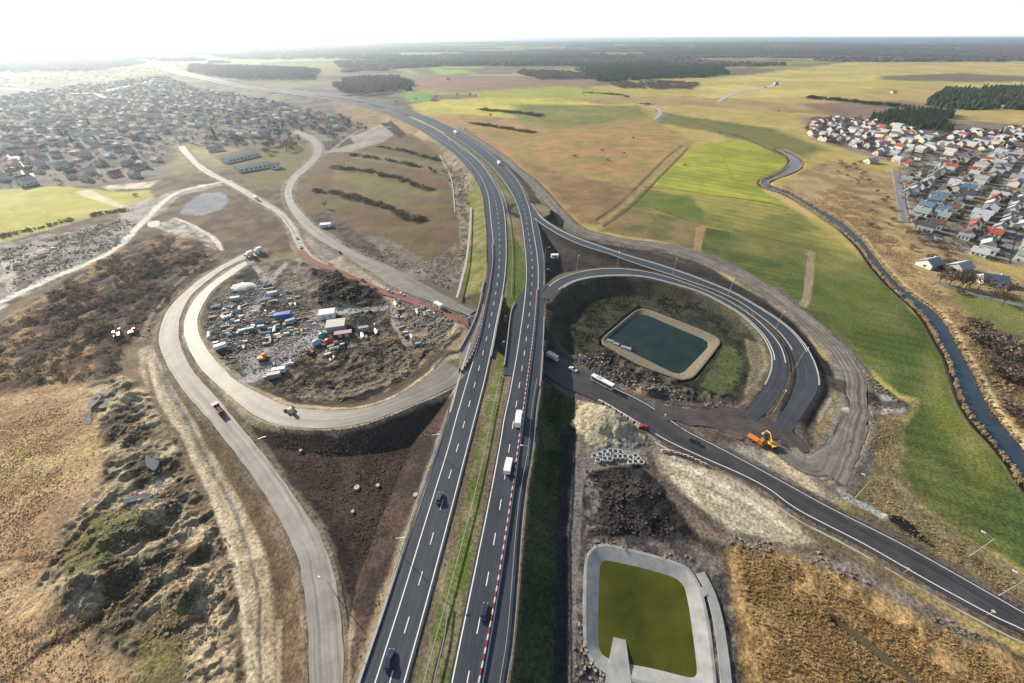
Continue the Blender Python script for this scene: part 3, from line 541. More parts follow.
TRACKS = [([(250,262),(262,275),(262,292),(256,305),(248,316)], (.34,.31,.27), 1.8), ([(286,264),(272,278),(266,292),(258,306),(252,318)], (.36,.33,.29), 1.6),
 ([(300,262),(294,275),(300,288)], (.26,.22,.18), .8), ([(312,312),(318,322),(316,334),(306,346),(290,356),(262,368),(250,380)], (.30,.30,.31), 3.2), ([(318,312),(350,312),(386,308)], (.32,.31,.30), 2),
 ([(404,372),(380,384),(340,396),(300,396)], (.24,.20,.15), .7), ([(408,366),(384,378),(344,390),(302,391)], (.24,.20,.15), .7), ([(400,356),(370,370),(330,380)], (.22,.18,.14), .6), ([(396,350),(362,362),(330,370)], (.025,.022,.02), .8), ([(410,372),(384,388),(344,400)], (.025,.022,.02), .7),
 ([(205,252),(180,264),(160,282),(140,305),(122,335)], (.06,.048,.042), 2.2), ([(215,258),(190,272),(170,292),(150,318),(140,340)], (.25,.21,.17), .9),
 ([(850,400),(870,402),(890,405),(905,404)], (.10,.09,.085), 2), ([(845,410),(868,412),(890,410)], (.42,.40,.37), 1), ([(820,378),(836,384),(850,392),(868,398)], (.055,.048,.045), 4.5),
 ([(655,470),(690,480),(730,500),(760,520)], (.30,.25,.18), .6), ([(670,463),(705,476),(745,500),(790,530)], (.52,.46,.36), .8), ([(648,452),(660,478),(690,505),(720,530)], (.10,.08,.065), 1.5),
 ([(0,322),(40,300),(90,272),(120,258)], (.30,.24,.17), 1.2), ([(60,330),(90,310),(125,300),(150,290)], (.07,.05,.042), 2),([(0,302),(30,288),(60,275),(90,262),(110,252),(128,238),(135,230),(150,215),(162,203),(176,193),(200,186),(230,181)], (.72,.68,.58), 2.6),
 ([(-40,262),(0,243),(60,226),(105,213),(128,206),(150,196)], (.30,.25,.19), 2.0),
 ([(-60,340),(0,306)], (.62,.58,.48), 3),
 ([(0,282),(15,262),(35,252),(60,246)], (.46,.42,.36), 2),
 ([(10,290),(12,275),(5,262)], (.46,.42,.36), 2),
 ([(222,250),(214,238),(200,230),(190,224),(175,218)], (.6,.56,.5), 1.5),
 ([(150,360),(160,400),(185,440),(208,490),(232,560),(243,620),(247,683),(248,760)], (.48,.41,.29), 1.0),
 ([(146,366),(157,404),(180,444),(202,492),(226,562),(238,622),(241,683),(242,760)], (.18,.14,.09), .8),
 ([(120,342),(132,310),(165,282),(200,262),(228,250)], (.17,.13,.11), 1.2),
 ([(600,222),(625,205),(650,180),(672,158),(685,147)], (.30,.22,.12), 1.6),
 ([(596,220),(620,203),(646,178),(668,156),(682,146)], (.09,.07,.04), 1.0),
 ([(604,226),(630,208),(655,182),(677,160),(688,148)], (.08,.065,.035), 1.2),
 ([(645,187),(700,193),(768,203),(788,208)], (.06,.055,.03), 1.0),
 ([(625,205),(650,207),(690,221),(740,232),(800,246),(860,264)], (.11,.09,.04), .9),
 ([(700,228),(697,250)], (.30,.2,.1), 3.2),
 ([(811,252),(809,275),(807,297),(803,306)], (.28,.22,.15), 2.2),
 ([(790,248),(815,251),(840,258),(870,266)], (.20,.17,.08), 1.2),
 ([(512,105),(560,107),(640,106),(655,104)], (.13,.12,.06), 4),
 ([(655,110),(700,124),(740,137),(790,158),(800,163)], (.10,.08,.05), 2.4),
 ([(733,180),(725,160),(718,150)], (.22,.28,.03), 1.2),
 ([(566,683),(570,600),(574,540),(578,490),(582,470),(600,452),(650,448)], (.15,.14,.13), 1.6),
 ([(560,683),(563,600),(566,540)], (.03,.03,.03), 1.6),
 ([(665,418),(655,430),(648,445)], (.22,.18,.14), 1.3),
 ([(672,420),(662,433),(655,448)], (.22,.18,.14), .8),
 ([(900,176),(904,200),(910,225)], (.42,.36,.28), 3),
 ([(0,683),(60,640),(110,612),(140,590)], (.13,.08,.05), .5),
 ([(0,560),(50,558),(100,566)], (.17,.11,.07), .5),
 ([(840,492),(850,500),(870,508),(880,515)], (.33,.32,.31), 1.6),
 ([(380,292),(392,300),(398,322),(410,348),(404,372)], (.30,.25,.19), 1.6),
 ([(330,318),(322,330),(312,342),(300,352)], (.34,.34,.35), 2.4),
 ([(390,128),(360,130),(330,152)], (.28,.24,.2), 2),
]
exec_after = []
# ------------------------------------------------------------------ water outlines
def wp(P, z=0): return [W(a, b, z) for a, b in P]
RVL = [(775,150),(788,156),(793,162),(782,172),(764,179),(757,184),(762,188),(780,193),(793,199),(805.5,207.5),(825,220),(843,232.5),(860.5,250),(873,267.5),(893,290),(915.5,310),(928,325),(937,342),(948,362),(955.5,382.5),(962,402),(970.5,420),(993,445),(1013,470),(1026,490),(1060,530)]
RVR = [(778,148),(797,156),(806,163),(800,170),(780,178),(767,183),(768,186),(785,191),(798,197),(813,206),(829,215),(842,222.5),(864,242.5),(879,262.5),(900.5,287),(928,306),(944,322),(954,340),(966,360),(975.5,377.5),(983,395),(993,412.5),(1013,438),(1034,462),(1080,510)]
RIV = ribbon(RVL, RVR, -.9)
m_ = (RIV.a+RIV.b)/2; k_ = (.84+.35*fbm(m_[:, 0], m_[:, 1], 30, 3, 401))[:, None]; RIV.a = m_+(RIV.a-m_)*k_; RIV.b = m_+(RIV.b-m_)*k_; RIV.hw = RIV.hw*k_[:, 0]
GRT_W = RIV
P1 = wp([(640,312),(712,342.7),(680,376),(629,350.6),(605.5,337.5)], -1.2)
P1o = wp([(639.8,305),(706.6,331),(720,338),(722,343),(694,378),(682,381),(640,366),(601,344),(600,338)], -.1)
P2i = wp([(601,563),(606,560.5),(640,568),(674,577.5),(684,586),(689,611),(697,672),(693,678),(655,668),(612,660),(603,655),(599,647),(599,600)], -1.0)
P2o = wp([(587,558),(595,548),(606,546),(640,554),(669,562),(687,569),(699,588),(707,626),(714,685),(708,692),(690,690),(650,682),(612,674),(596,663),(586,648),(586,600)], .1)
WATERS += [(P1o, -1.9, 1.0), (P2o, -2.0, .4)]
_terrain0 = terrain
def terrain(x, y, paint=True):
    h, col, amp = _terrain0(x, y, paint)
    d, z = rib_dist(x, y, RIV, 12)
    q = np.where(d < 6)[0]
    k = 1-sst(d[q], -1.0, 3.5); h[q] = h[q]*(1-k)+(-2.6)*k
    s = (1-sst(abs(d[q]-1.5), .5, 3.0))[:, None]*.8; col[q] = col[q]*(1-s)+np.array((.34,.27,.17))*s
    return h, col, amp
def gh(px, py):
    """world x,y,z of the ground seen at a pixel"""
    x, y = W(px, py, 0)
    for _ in range(4):
        h = terrain(np.array([x]), np.array([y]), False)[0][0]
        x, y = W(px, py, h)
    return x, y, float(h)
# ------------------------------------------------------------------ ground mesh: one sheet, finer near, to the horizon
dep = np.r_[np.linspace(87, 1.0, 900), np.geomspace(.96, .17, 60)]
rr_ = H/np.tan(np.radians(dep)); az = np.radians(np.linspace(-100, 100, 1500))
RR, AZ = np.meshgrid(rr_, az, indexing='ij'); gx = (RR*np.sin(AZ)).ravel(); gy = (RR*np.cos(AZ)).ravel()
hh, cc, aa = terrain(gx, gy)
nr, na = RR.shape
i = np.arange(nr-1)[:, None]*na; j = np.arange(na-1)[None, :]
fq = np.stack([i+j, i+j+1, i+na+j+1, i+na+j], -1).reshape(-1, 4)[:, ::-1]
gm = bpy.data.materials.new('ground_soil_and_grass'); gm.use_nodes = True
n = gm.node_tree.nodes; l = gm.node_tree.links; b = n['Principled BSDF']
b.inputs['Roughness'].default_value = .95; b.inputs['Specular IOR Level'].default_value = .12
at = n.new('ShaderNodeAttribute'); at.attribute_name = 'soil'; g = n.new('ShaderNodeNewGeometry')
am = n.new('ShaderNodeAttribute'); am.attribute_name = 'rough'
def noise(s, d=6, r=.65):
    t = n.new('ShaderNodeTexNoise'); t.inputs['Scale'].default_value = s; t.inputs['Detail'].default_value = d; t.inputs['Roughness'].default_value = r
    l.new(g.outputs['Position'], t.inputs['Vector']); return t
def mrange(src, a, b_, c, d):
    m = n.new('ShaderNodeMapRange'); m.inputs[1].default_value = a; m.inputs[2].default_value = b_; m.inputs[3].default_value = c; m.inputs[4].default_value = d
    l.new(src, m.inputs[0]); return m
t1 = noise(.9, 8, .75); t2 = noise(.05, 5); t3 = noise(.011, 4)
m1 = mrange(t1.outputs['Fac'], .34, .66, .3, 1.7); m2 = mrange(t2.outputs['Fac'], .3, .7, .8, 1.2); m3 = mrange(t3.outputs['Fac'], .3, .7, .85, 1.15)
a1 = n.new('ShaderNodeMath'); a1.operation = 'MULTIPLY'; l.new(m1.outputs[0], a1.inputs[0]); l.new(m2.outputs[0], a1.inputs[1])
a2 = n.new('ShaderNodeMath'); a2.operation = 'MULTIPLY'; l.new(a1.outputs[0], a2.inputs[0]); l.new(m3.outputs[0], a2.inputs[1])
vs = n.new('ShaderNodeVectorMath'); vs.operation = 'SCALE'; l.new(at.outputs['Color'], vs.inputs[0]); l.new(a2.outputs[0], vs.inputs['Scale'])
l.new(vs.outputs[0], b.inputs['Base Color'])
bp = n.new('ShaderNodeBump'); bp.inputs['Strength'].default_value = 1
bm_ = n.new('ShaderNodeMath'); bm_.operation = 'MULTIPLY'; bm_.inputs[1].default_value = .9; l.new(am.outputs['Fac'], bm_.inputs[0])
t4 = noise(1.1, 8, .7); l.new(t4.outputs['Fac'], bp.inputs['Height']); l.new(bm_.outputs[0], bp.inputs['Distance']); l.new(bp.outputs[0], b.inputs['Normal'])
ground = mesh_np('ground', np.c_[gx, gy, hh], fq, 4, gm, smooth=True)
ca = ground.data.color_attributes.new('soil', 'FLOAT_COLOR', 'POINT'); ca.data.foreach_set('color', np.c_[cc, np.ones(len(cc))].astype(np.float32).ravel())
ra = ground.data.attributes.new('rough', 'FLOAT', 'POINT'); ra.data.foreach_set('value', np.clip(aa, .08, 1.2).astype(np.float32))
tag(ground, kind='structure')
# ------------------------------------------------------------------ haze
hz = MB().box(-60000, 60000, -2000, 60000, -6, 150).build('haze', None)
hz.data.materials.clear(); hm = bpy.data.materials.new('haze_air'); hm.use_nodes = True; hn = hm.node_tree.nodes; hn.clear()
pv = hn.new('ShaderNodeVolumePrincipled'); pv.inputs['Density'].default_value = HAZE; pv.inputs['Color'].default_value = (.74, .89, 1, 1); pv.inputs['Anisotropy'].default_value = .6
ho = hn.new('ShaderNodeOutputMaterial'); hm.node_tree.links.new(pv.outputs[0], ho.inputs['Volume']); hz.data.materials.append(hm); tag(hz, kind='stuff')
# ------------------------------------------------------------------ road surfaces
ASP = road_mat('asphalt_motorway', (.032,.040,.052), .5, .45, .3, .38)
ASPL = road_mat('asphalt_ramp', (.050,.055,.064), .5, .45, .2, .3)
ASPO = road_mat('asphalt_muddy', (.050,.047,.050), .55, .4, .3, .35)
CON = road_mat('cement_bound_base', (.235,.215,.19), .68, .3, .28, .35, .05)
CON2 = road_mat('cement_bound_base_dark', (.175,.16,.135), .6, .4, .3, .35, .05)
DIRT = road_mat('packed_dirt', (.17,.155,.135), .85, .2, .4, .5, .1)
MUDR = road_mat('muddy_surface', (.070,.058,.054), .65, .35, .4, .45, .06)
REDM = road_mat('red_primed_strip', (.22,.09,.075), .85, .2, .3, .4)
GRAV = road_mat('pale_gravel', (.30,.265,.22), .75, .3, .35, .45, .06)
WHT = mat('white_paint', (.75,.75,.72), .6, var=.12, vs=3)
def sub(A, B, z, **k): return ribbon(A, B, z, **k)
CL = ribbon(C0, C2, ZM); CR = ribbon(C3, C5, ZM)
# widen inner edges a little beyond the edge line (paved inner shoulder)
def widen(r, da, db):
    t = (r.b-r.a)[:, :2]; t /= np.linalg.norm(t, axis=1)[:, None]+1e-9
    r.a[:, :2] -= t*da; r.b[:, :2] += t*db; return r
widen(CL, 0, .8); widen(CR, .8, 0)
rib_mesh('motorway_carriageway', CL, ASP)
rib_mesh('motorway_carriageway', CR, ASP)
rib_mesh('slip_road', RAMP1, ASPL, .02)
rib_mesh('slip_road', RAMP2, ASPL, .03)
rib_mesh('slip_road', LBR, CON2, .03)
rib_mesh('service_road', SERV, DIRT, .02, jag=1.2)
rib_mesh('service_road', SV2, DIRT, .03, jag=1.2)
rib_mesh('main_road', LRD, ASPO, .04)
rib_mesh('main_road', LLD, CON2, .03, jag=.5)
rib_mesh('street', ST, GRAV, .05, jag=1.0)
rib_mesh('street', YR, GRAV, .05, jag=1.0)
rib_mesh('red_road_strip', RED, REDM, .06, jag=.5)
rib_mesh('unfinished_slip_road', LOUT, CON, .02, jag=.4)
rib_mesh('unfinished_slip_road', LIN, CON2, .03, jag=.4)
# paved strip joining the two carriageways before the bridge
XO = ribbon([(526,285),(515,303),(511,312),(507,345),(503,375)], [(528,285),(523,312),(519,336),(517,350),(511,385)], 7.0)
rib_mesh('motorway_crossover', XO, ASP, -.03)
rib_mesh('haul_road', HAUL, MUDR, .06, jag=4)
# under-bridge link of the lower road
UL = rib_center([(474,319.5),(545,364.5)], 6.2, .4); rib_mesh('main_road', UL, ASPO, .02)
# far road fan in the glare
FR = rib_center([(186,76),(170,71),(158,66),(146,61),(128,56)], 14, 1.5); rib_mesh('distant_road', FR, CON, .5, jag=1)
FR2 = rib_center([(363,92),(330,95),(300,94),(281,91)], 7, 4); rib_mesh('distant_road', FR2, CON, 0)
FR3 = rib_center([(0,88),(60,93),(100,93)], 8, .5); rib_mesh('distant_road', FR3, CON, .2)
# ---- markings
def marking(name, P, hw, z, off=0, dash=None, dz=.05, zm=None, t0=None, t1=None):
    c = curve3(P, z, 3) if not isinstance(P, np.ndarray) else P
    if off: c = offset(c, off)
    if dash is None:
        r = strip(c, hw); return tag(rib_mesh(name, r, WHT, dz, skirt=0), kind='structure')
    q, t = resample(c, .5); V = []; Fs = []
    on, per = dash
    k = 0
    d = np.r_[0, np.cumsum(np.linalg.norm(np.diff(c[:, :2], axis=0), axis=1))]
    while k < d[-1]-on:
        p = [np.array([np.interp(k+o, d, c[:, m]) for m in range(3)]) for o in (0, on)]
        v = (p[1]-p[0])[:2]; v /= np.linalg.norm(v)+1e-9; nn = np.array([-v[1], v[0]])*hw
        b0 = len(V)
        for pp, s in ((p[0], 1), (p[0], -1), (p[1], -1), (p[1], 1)): V.append((pp[0]+s*nn[0], pp[1]+s*nn[1], pp[2]+dz))
        Fs.append((b0, b0+1, b0+2, b0+3)); k += per
    return tag(mesh_np(name, V, Fs, 4, WHT), kind='structure')
for P in (C1, C2[:19], C3[:20], C4): marking('lane_line', P, .16, 7.0)
m1c = [((a[0]+b_[0])/2, (a[1]+b_[1])/2) for a, b_ in zip([(352,760),(375,683),(402,598),(429,510),(447.6,450),(465,388),(477,348),(484,318),(489.5,290),(493,262),(492.8,232),(490,211),(488,196),(483,182),(472,166),(460,153.5),(448,144.5),(429,132.5)],
      [(384,760),(404,683),(427,600),(451,510),(466,450),(483,386),(491,350),(497.5,320),(503,289),(506,260),(505.7,230),(504,210.6),(500.6,196),(493,181),(483,165),(470,152),(456.6,142),(436,130)])]
marking('lane_dashes', m1c, .14, 7.0, dash=(4, 12))
m2c = [(453,760),(467,683),(483.5,600),(499.5,510),(510.5,440),(517,400),(523,362),(527.5,330),(530.5,300),(532,280),(532,258),(528,230),(525,212),(520,197),(513,184),(502,169.5),(490,158),(474,145.5),(453,132.5)]
marking('lane_dashes', m2c, .14, 7.0, dash=(4, 12))
for P, zz in ((R1a[1:17], [(0,6.9),(.25,6.8),(.85,1.6),(1,1.2)]), (R1b[1:16], [(0,6.9),(.25,6.8),(.85,1.6),(1,1.2)]), (R2a[1:16], [(0,6.9),(.3,6.6),(.85,1.6),(1,1.2)]), (R2b[2:18], [(0,6.9),(.3,6.6),(.85,1.6),(1,1.2)])):
    pass
def inner(r, side, off, a=0, b=None):
    c = (r.a if side == 'a' else r.b)[a:b]; o = (r.c[a:b]-c)[:, :2]; o /= np.linalg.norm(o, axis=1)[:, None]+1e-9
    q = c.copy(); q[:, :2] += o*off; return q
for r, z1 in ((RAMP1, -22), (RAMP2, -16)):
    for s in 'ab': marking('edge_line', inner(r, s, .9, 3, z1), .2, 0, dz=.07)
marking('edge_line', inner(LRD, 'b', 1.6, 36, None), .16, 0, dz=.08)
marking('edge_line', inner(LRD, 'a', 1.0, 36, None), .12, 0, dz=.08)
# kerb strips
KRB = mat('kerb_concrete', (.42,.41,.38), .85, var=.15, vs=.6)
def kerb(c, hw=.3, h=.12, dz=0, name='kerb', m=KRB):
    r = strip(c, hw); rib_mesh(name, r, m, h+dz, skirt=h+.3)
kerb(offset(curve3(C0[:9], 7.0), .3), .4); kerb(inner(RAMP2, 'b', -.3, 4, -10), .3); kerb(inner(RAMP1, 'a', -.3, 0, -14), .3)
kerb(inner(LRD, 'b', -2.4, 44, None), .45, .1, -.25, 'drain_channel', mat('channel_concrete', (.36,.36,.27), .9))
kerb(curve3([(437.6,150.5),(444,164),(451.5,178),(453.5,195),(455,212)], .3), .5, .15, .1, 'drain_channel', KRB)
kerb(curve3([(471,207.5),(470,228),(467,257),(463,275),(457,297.5)], 2.2), .8, .15, .1, 'drain_channel', KRB)

MEA = [rib_center([(644,103),(649,105),(654,106.5),(660,109),(663,112),(661,115.5),(656,117.5),(654,120)], 4.5, .2), rib_center([(718,102),(721,98.5),(727,96.5),(734,93.5),(739,91.5),(744,90.5),(752,90.5),(760,89),(766,87)], 5.5, .2), rib_center([(766,88),(774,85),(782,83)], 8, .2)]
# ------------------------------------------------------------------ water
WM1 = water_mat('basin_water', (.006,.018,.014), .07, .012, (.022,.042,.032))
WM2 = mat('algae_water', (.028,.036,.002), .4, .25, vs=.07, col2=(.085,.088,.008), bump=.01, bs=.8)
WR = water_mat('river_water', (.03,.05,.07), .12, .02)
rib_mesh('river', RIV, WR, .0, skirt=0, jag=.6)
for r in MEA: rib_mesh('river', r, WR, .25, skirt=0, jag=1)
def flat_poly(name, P, z, m, kind='structure'):
    V = [(x, y, z) for x, y in P]; a = sum(P[i-1][0]*P[i][1]-P[i][0]*P[i-1][1] for i in range(len(P)))
    if a < 0: V = V[::-1]
    return tag(MB().add(V, [tuple(range(len(V)))]).build(name, m), kind=kind)
def shrink(P, f):
    c = np.mean(P, axis=0); return [tuple(c+(np.array(p)-c)*f) for p in P]
def densify(P, n=6):
    P = [np.array(p, float) for p in P]; out = []; k = len(P)
    for i in range(k):
        for t in range(n): out.append(P[i]*(1-t/n)+P[(i+1) % k]*t/n)
    return np.array(out)
def smooth_closed(A, it=6):
    for _ in range(it): A = .25*np.roll(A, 1, 0)+.5*A+.25*np.roll(A, -1, 0)
    return A
def rim(name, Pin, zin, Pout, zout, m, drop=.8, sm=5):
    """sloping bank between two outlines, real thickness"""
    A = smooth_closed(densify(Pin, 8), sm); B = smooth_closed(densify(Pout, 8), sm)
    idx = [int(np.argmin(np.linalg.norm(A-b, axis=1))) for b in B]
    n = len(B); V = [(*A[k], zin) for k in idx]+[(*b, zout) for b in B]
    c = np.mean(B, axis=0)
    V += [(*(b+(b-c)/np.linalg.norm(b-c)*.9), zout-.02) for b in B] + [(*(b+(b-c)/np.linalg.norm(b-c)*1.0), zout-drop) for b in B]
    Fs = []
    for r_ in range(3):
        for k in range(n): Fs.append((r_*n+k, r_*n+(k+1) % n, (r_+1)*n+(k+1) % n, (r_+1)*n+k))
    Fs = [f for f in Fs if len({V[k] for k in f}) > 3 or True]
    mb = MB().add(V, Fs); o = mb.build(name, m); return o
CRIM = mat('rim_concrete', (.27,.275,.27), .85, var=.25, vs=.25, bump=.03, bs=2)
SRIM = mat('rim_stone', (.19,.165,.115), .95, var=.35, vs=1.2, bump=.15, bs=1.5)
flat_poly('pond', P1, -1.25, WM1); flat_poly('pond', shrink(P2i, 1.02), -1.0, WM2)
t = empty('retention_basin', (*np.mean(P2o, axis=0), 0), 0, 'pale concrete basin with rounded corners holding bright green algae water', 'basin')
def child(o, t):
    o.parent = t; o.matrix_parent_inverse = t.matrix_world.inverted() if False else o.matrix_parent_inverse
    o.location = (-t.location[0], -t.location[1], -t.location[2]); return o
child(rim('rim', shrink(P2i, .985), -1.15, P2o, .35, CRIM), t)
a, b_, c_, d_ = W(613.5,637,-.9), W(626,640,-.9), W(632,690,.3), W(605,683,.3)
mb = MB().add([(*a,-.9),(*b_,-.9),(*c_,.75),(*d_,.75),(*a,-2),(*b_,-2),(*c_,-1),(*d_,-1)], [(0,1,2,3),(0,3,7,4),(1,0,4,5),(2,1,5,6),(3,2,6,7)])
child(mb.build('access_ramp', CRIM), t)
t = empty('retention_basin', (*np.mean(P1o, axis=0), 0), 0, 'four-sided basin of dark green water inside the right-hand loop road', 'basin')
child(rim('rim', shrink(P1, .99), -1.4, shrink(P1o, .95), -.1, SRIM, sm=2), t)
a, b_, c_ = W(622,345,-.6), W(632,345,-.6), W(629,352,-.3)
mb = MB()
for px, py, s in ((626,348,3.2), (610,341,2.2), (616,344,2.0)):
    x, y = W(px, py, -.8); mb.box(-s, s, -1.2, 1.2, -1.5, -.3, rz=-.5, o=(x, y, 0), tx=.85, ty=.8)
child(mb.build('inlet_slab', CRIM), t)
# thin ramp strip beside the south basin
kerb(curve3([(700,573),(709,590),(716,612),(721,640),(726,683),(730,740)], .2), 1.4, .15, .2, 'concrete_strip', CRIM)
kerb(curve3([(700,588),(706,596)], .2), .6, .2, .25, 'concrete_strip', CRIM)
# reed-bed channel and puddles
PUD = water_mat('puddle_water', (.10,.12,.14), .05, .01)
def puddle(P, z=None, m=None, name='puddle'):
    x, y, h = gh(*np.mean(P, axis=0)); Q = smooth_closed(densify([W(a, b, h) for a, b in P], 5), 3)
    flat_poly(name, [tuple(q) for q in Q], h+.12 if z is None else z, m or PUD)
OLW = water_mat('channel_water', (.09,.075,.04), .25, .01)
puddle([(834,617),(846,624),(872,642),(905,669),(930,691),(926,695),(890,668),(856,642),(834,622)], -.75, OLW, 'channel')
for P in ([(88,402),(97,391),(118,385),(116,392),(103,395),(96,404),(88,410)], [(97,408),(108,395),(114,398),(104,409)], [(83,415),(90,410),(92,424),(84,425)],
          [(145,455),(152,449),(158,449),(160,462),(155,472),(146,466)], [(152,478),(160,470),(164,486),(157,484)], [(120,500),(150,492),(160,500),(130,512)], [(172,508),(182,506),(180,514)]):
    puddle(P)
LIMEP = mat('pale_puddle', (.26,.26,.25), .75, var=.1)
puddle([(147,222),(160,220),(160,227),(148,228)], None, LIMEP, 'puddle')
# ------------------------------------------------------------------ batch ground heights
def ghs(P):
    P = np.array(P, float); xy = Wn(P, 0)
    z = np.zeros(len(P))
    for _ in range(3):
        z = terrain(xy[:, 0], xy[:, 1], False)[0]; xy = Wn(P, np.clip(z, -5, 20))
    return np.c_[xy, terrain(xy[:, 0], xy[:, 1], False)[0]]
def heading(a, b, z=0):
    p, q = W(*a, z), W(*b, z); return math.atan2(q[1]-p[1], q[0]-p[0])
# ------------------------------------------------------------------ motorway bridge
MET = mat('galvanised_steel', (.42,.43,.44), .45, .5, .6, var=.08)
BCON = mat('bridge_concrete', (.30,.30,.29), .85, var=.12, vs=.4)
bc = (pa+pb)/2
br = empty('motorway_bridge', (bc[0], bc[1], 0), 0, 'twin concrete deck bridge carrying the motorway over the lower road', 'bridge')
def near_corr(c, lim):
    d, _ = rib_dist(c[:, 0], c[:, 1], CORR, 60); return np.where(d < lim)[0]
def slab(name, r, z0, z1, lim=13, m=BCON):
    q = near_corr(r.c, lim); a, b = r.a[q[0]:q[-1]+1], r.b[q[0]:q[-1]+1]; n = len(a)
    V = [(p[0], p[1], p[2]+z1) for p in a]+[(p[0], p[1], p[2]+z1) for p in b]+[(p[0], p[1], p[2]+z0) for p in b]+[(p[0], p[1], p[2]+z0) for p in a]
    Fs = []
    for r_ in range(4):
        s = (r_+1) % 4
        for k in range(n-1): Fs.append((r_*n+k, r_*n+k+1, s*n+k+1, s*n+k))
    Fs += [(0, n, 2*n, 3*n), (n-1, 4*n-1, 3*n-1, 2*n-1)]
    return child(MB().add(V, Fs).build(name, m), br)
CLB = ribbon([(440,448),(464,365),(471,343),(478,318),(482,300),(486,282),(488,250)], C2[7:13], 7.0)
slab('deck', CLB, -1.5, -.06); slab('deck', CR, -1.5, -.06)
slab('deck', LBR, -1.45, -.04)
for cv in (CR.b, XO.a, CL.b):
    q = near_corr(cv, 16); c = cv[q[0]:q[-1]+1]; r = strip(c, .25); rib_mesh('parapet', r, BCON, .8, skirt=1.6, kind=None); bpy.context.scene.objects
for o in [o for o in sc.collection.objects if o.name.startswith('parapet')]:
    child(o, br)
LPAR = curve3([(484,282),(480.5,299.5),(477,314),(469.5,332),(459,351)], 7.0)
child(rib_mesh('parapet', strip(LPAR, .3), BCON, .9, skirt=1.7, kind=None), br)
u = (pb-pa)/np.linalg.norm(pb-pa); nn_ = np.array([-u[1], u[0]])
for s, k in ((-1, .12), (-1, .32), (-1, .62), (-1, .85), (1, .12), (1, .32), (1, .62), (1, .85)):
    p = pa+(pb-pa)*k+nn_*s*8.6; child(MB().box(-.7, .7, -.7, .7, -1, 5.6, o=(*p, 0)).build('pier', BCON), br)
# ------------------------------------------------------------------ guardrails and barriers
def ghs1(): pass
def rail(P, z, label, post=8.0, h=.75, name='guardrail', zoff=0.0, r2=None):
    c = curve3(P, z, 3); cen = c[len(c)//2]
    t = empty(name, (cen[0], cen[1], cen[2]), 0, label, 'guardrail')
    for zz in ((h,) if r2 is None else (h, r2)):
        q = c.copy(); q[:, 2] += zoff
        child(rib_mesh('rail', strip(q, .09), MET, zz, skirt=.3, kind=None), t)
    q, _ = resample(c, post)
    if len(q) > 100: q, _ = resample(c, post*len(q)/99)
    o0 = None
    for p in q:
        if o0 is None: o0 = MB().box(-.06, .06, -.06, .06, -.4, h-.1).build('post', MET); o = o0
        else: o = o0.copy(); link(o)
        o.parent = t; o.location = (p[0]-cen[0], p[1]-cen[1], p[2]-cen[2]+zoff)
MG = [(408,760),(424,683),(447,600),(471,510),(485,450),(493,410),(500.5,375)]
rail(MG, 7.0, 'long steel guardrail down the grassy median near the camera')
rail([(511,298),(512.5,260),(511,235),(507,208),(500,188),(487,172),(475,158),(459,146),(440,131.5)], 7.0, 'steel guardrail along the green median beyond the bridge', 10)
rail([(425,740),(434,683),(444,640),(449,605)], 7.0, 'short steel guardrail splitting from the median rail')
rail([(496,760),(507,683),(514,636),(524,510),(533,450),(537,408.6),(541.5,379),(543.5,352)], 7.0, 'steel guardrail on the right edge of the right carriageway', 8, .9)
rail([(490,760),(500,683),(508,628),(518,510),(528,450),(532,410),(537,379)], 7.0, 'inner steel guardrail beside the closed right-hand lane', 8)
rail([(544,290),(544,262),(540,236),(536,219)], 7.0, 'short steel guardrail next to the dark triangular field', 8)
rail([(462,340)]+[(355,690),(383,608),(413.5,512),(436,448),(448,411)][::-1][:0]+[(448,411),(436,448),(413.5,512),(383,608),(355,690)] if False else [(448,411),(436,448),(413.5,512),(383,608),(355,690)], 7.0, 'steel guardrail along the left edge of the left carriageway')
rail([(485.5,262),(485.5,232),(483.5,210),(482,196),(476,182),(462,163),(448,150),(425,135)], 7.0, 'steel guardrail on the outer left curve of the motorway', 10)
RED = mat('red_plastic', (.30,.045,.035), .5, var=.15, vs=.5); WPL = mat('white_plastic', (.60,.58,.56), .5, var=.06)
def barrier_row(P, z, label, seg=1.5):
    c = curve3(P, z, 3); q, _ = resample(c, seg); cen = q[len(q)//2]; mb = MB()
    for i in range(len(q)-1):
        d = q[i+1]-q[i]; a = math.atan2(d[1], d[0]); m = (q[i]+q[i+1])/2-cen
        k = i % 2; mb.box(-seg*.47, seg*.47, -.26, .26, 0, .35, k, a, (m[0], m[1], m[2]+.02)); mb.box(-seg*.47, seg*.47, -.13, .13, .35, .9, k, a, (m[0], m[1], m[2]+.02))
    o = mb.build('barrier_row', [RED, WPL]); o.location = cen; tag(o, label, 'barrier')
barrier_row([(463,760),(479,683),(495,600),(509.5,510),(519.5,438),(523.5,408.6),(528,375),(531.5,350),(535,318.6),(537,289)], 7.0, 'long row of red and white barriers on the right carriageway')
barrier_row([(461,373),(468,362),(472.5,355),(480,332),(485.7,304),(489,289),(491.5,272),(493,258),(492,244)], 7.05, 'row of red and white barriers beside the left carriageway on the bridge')
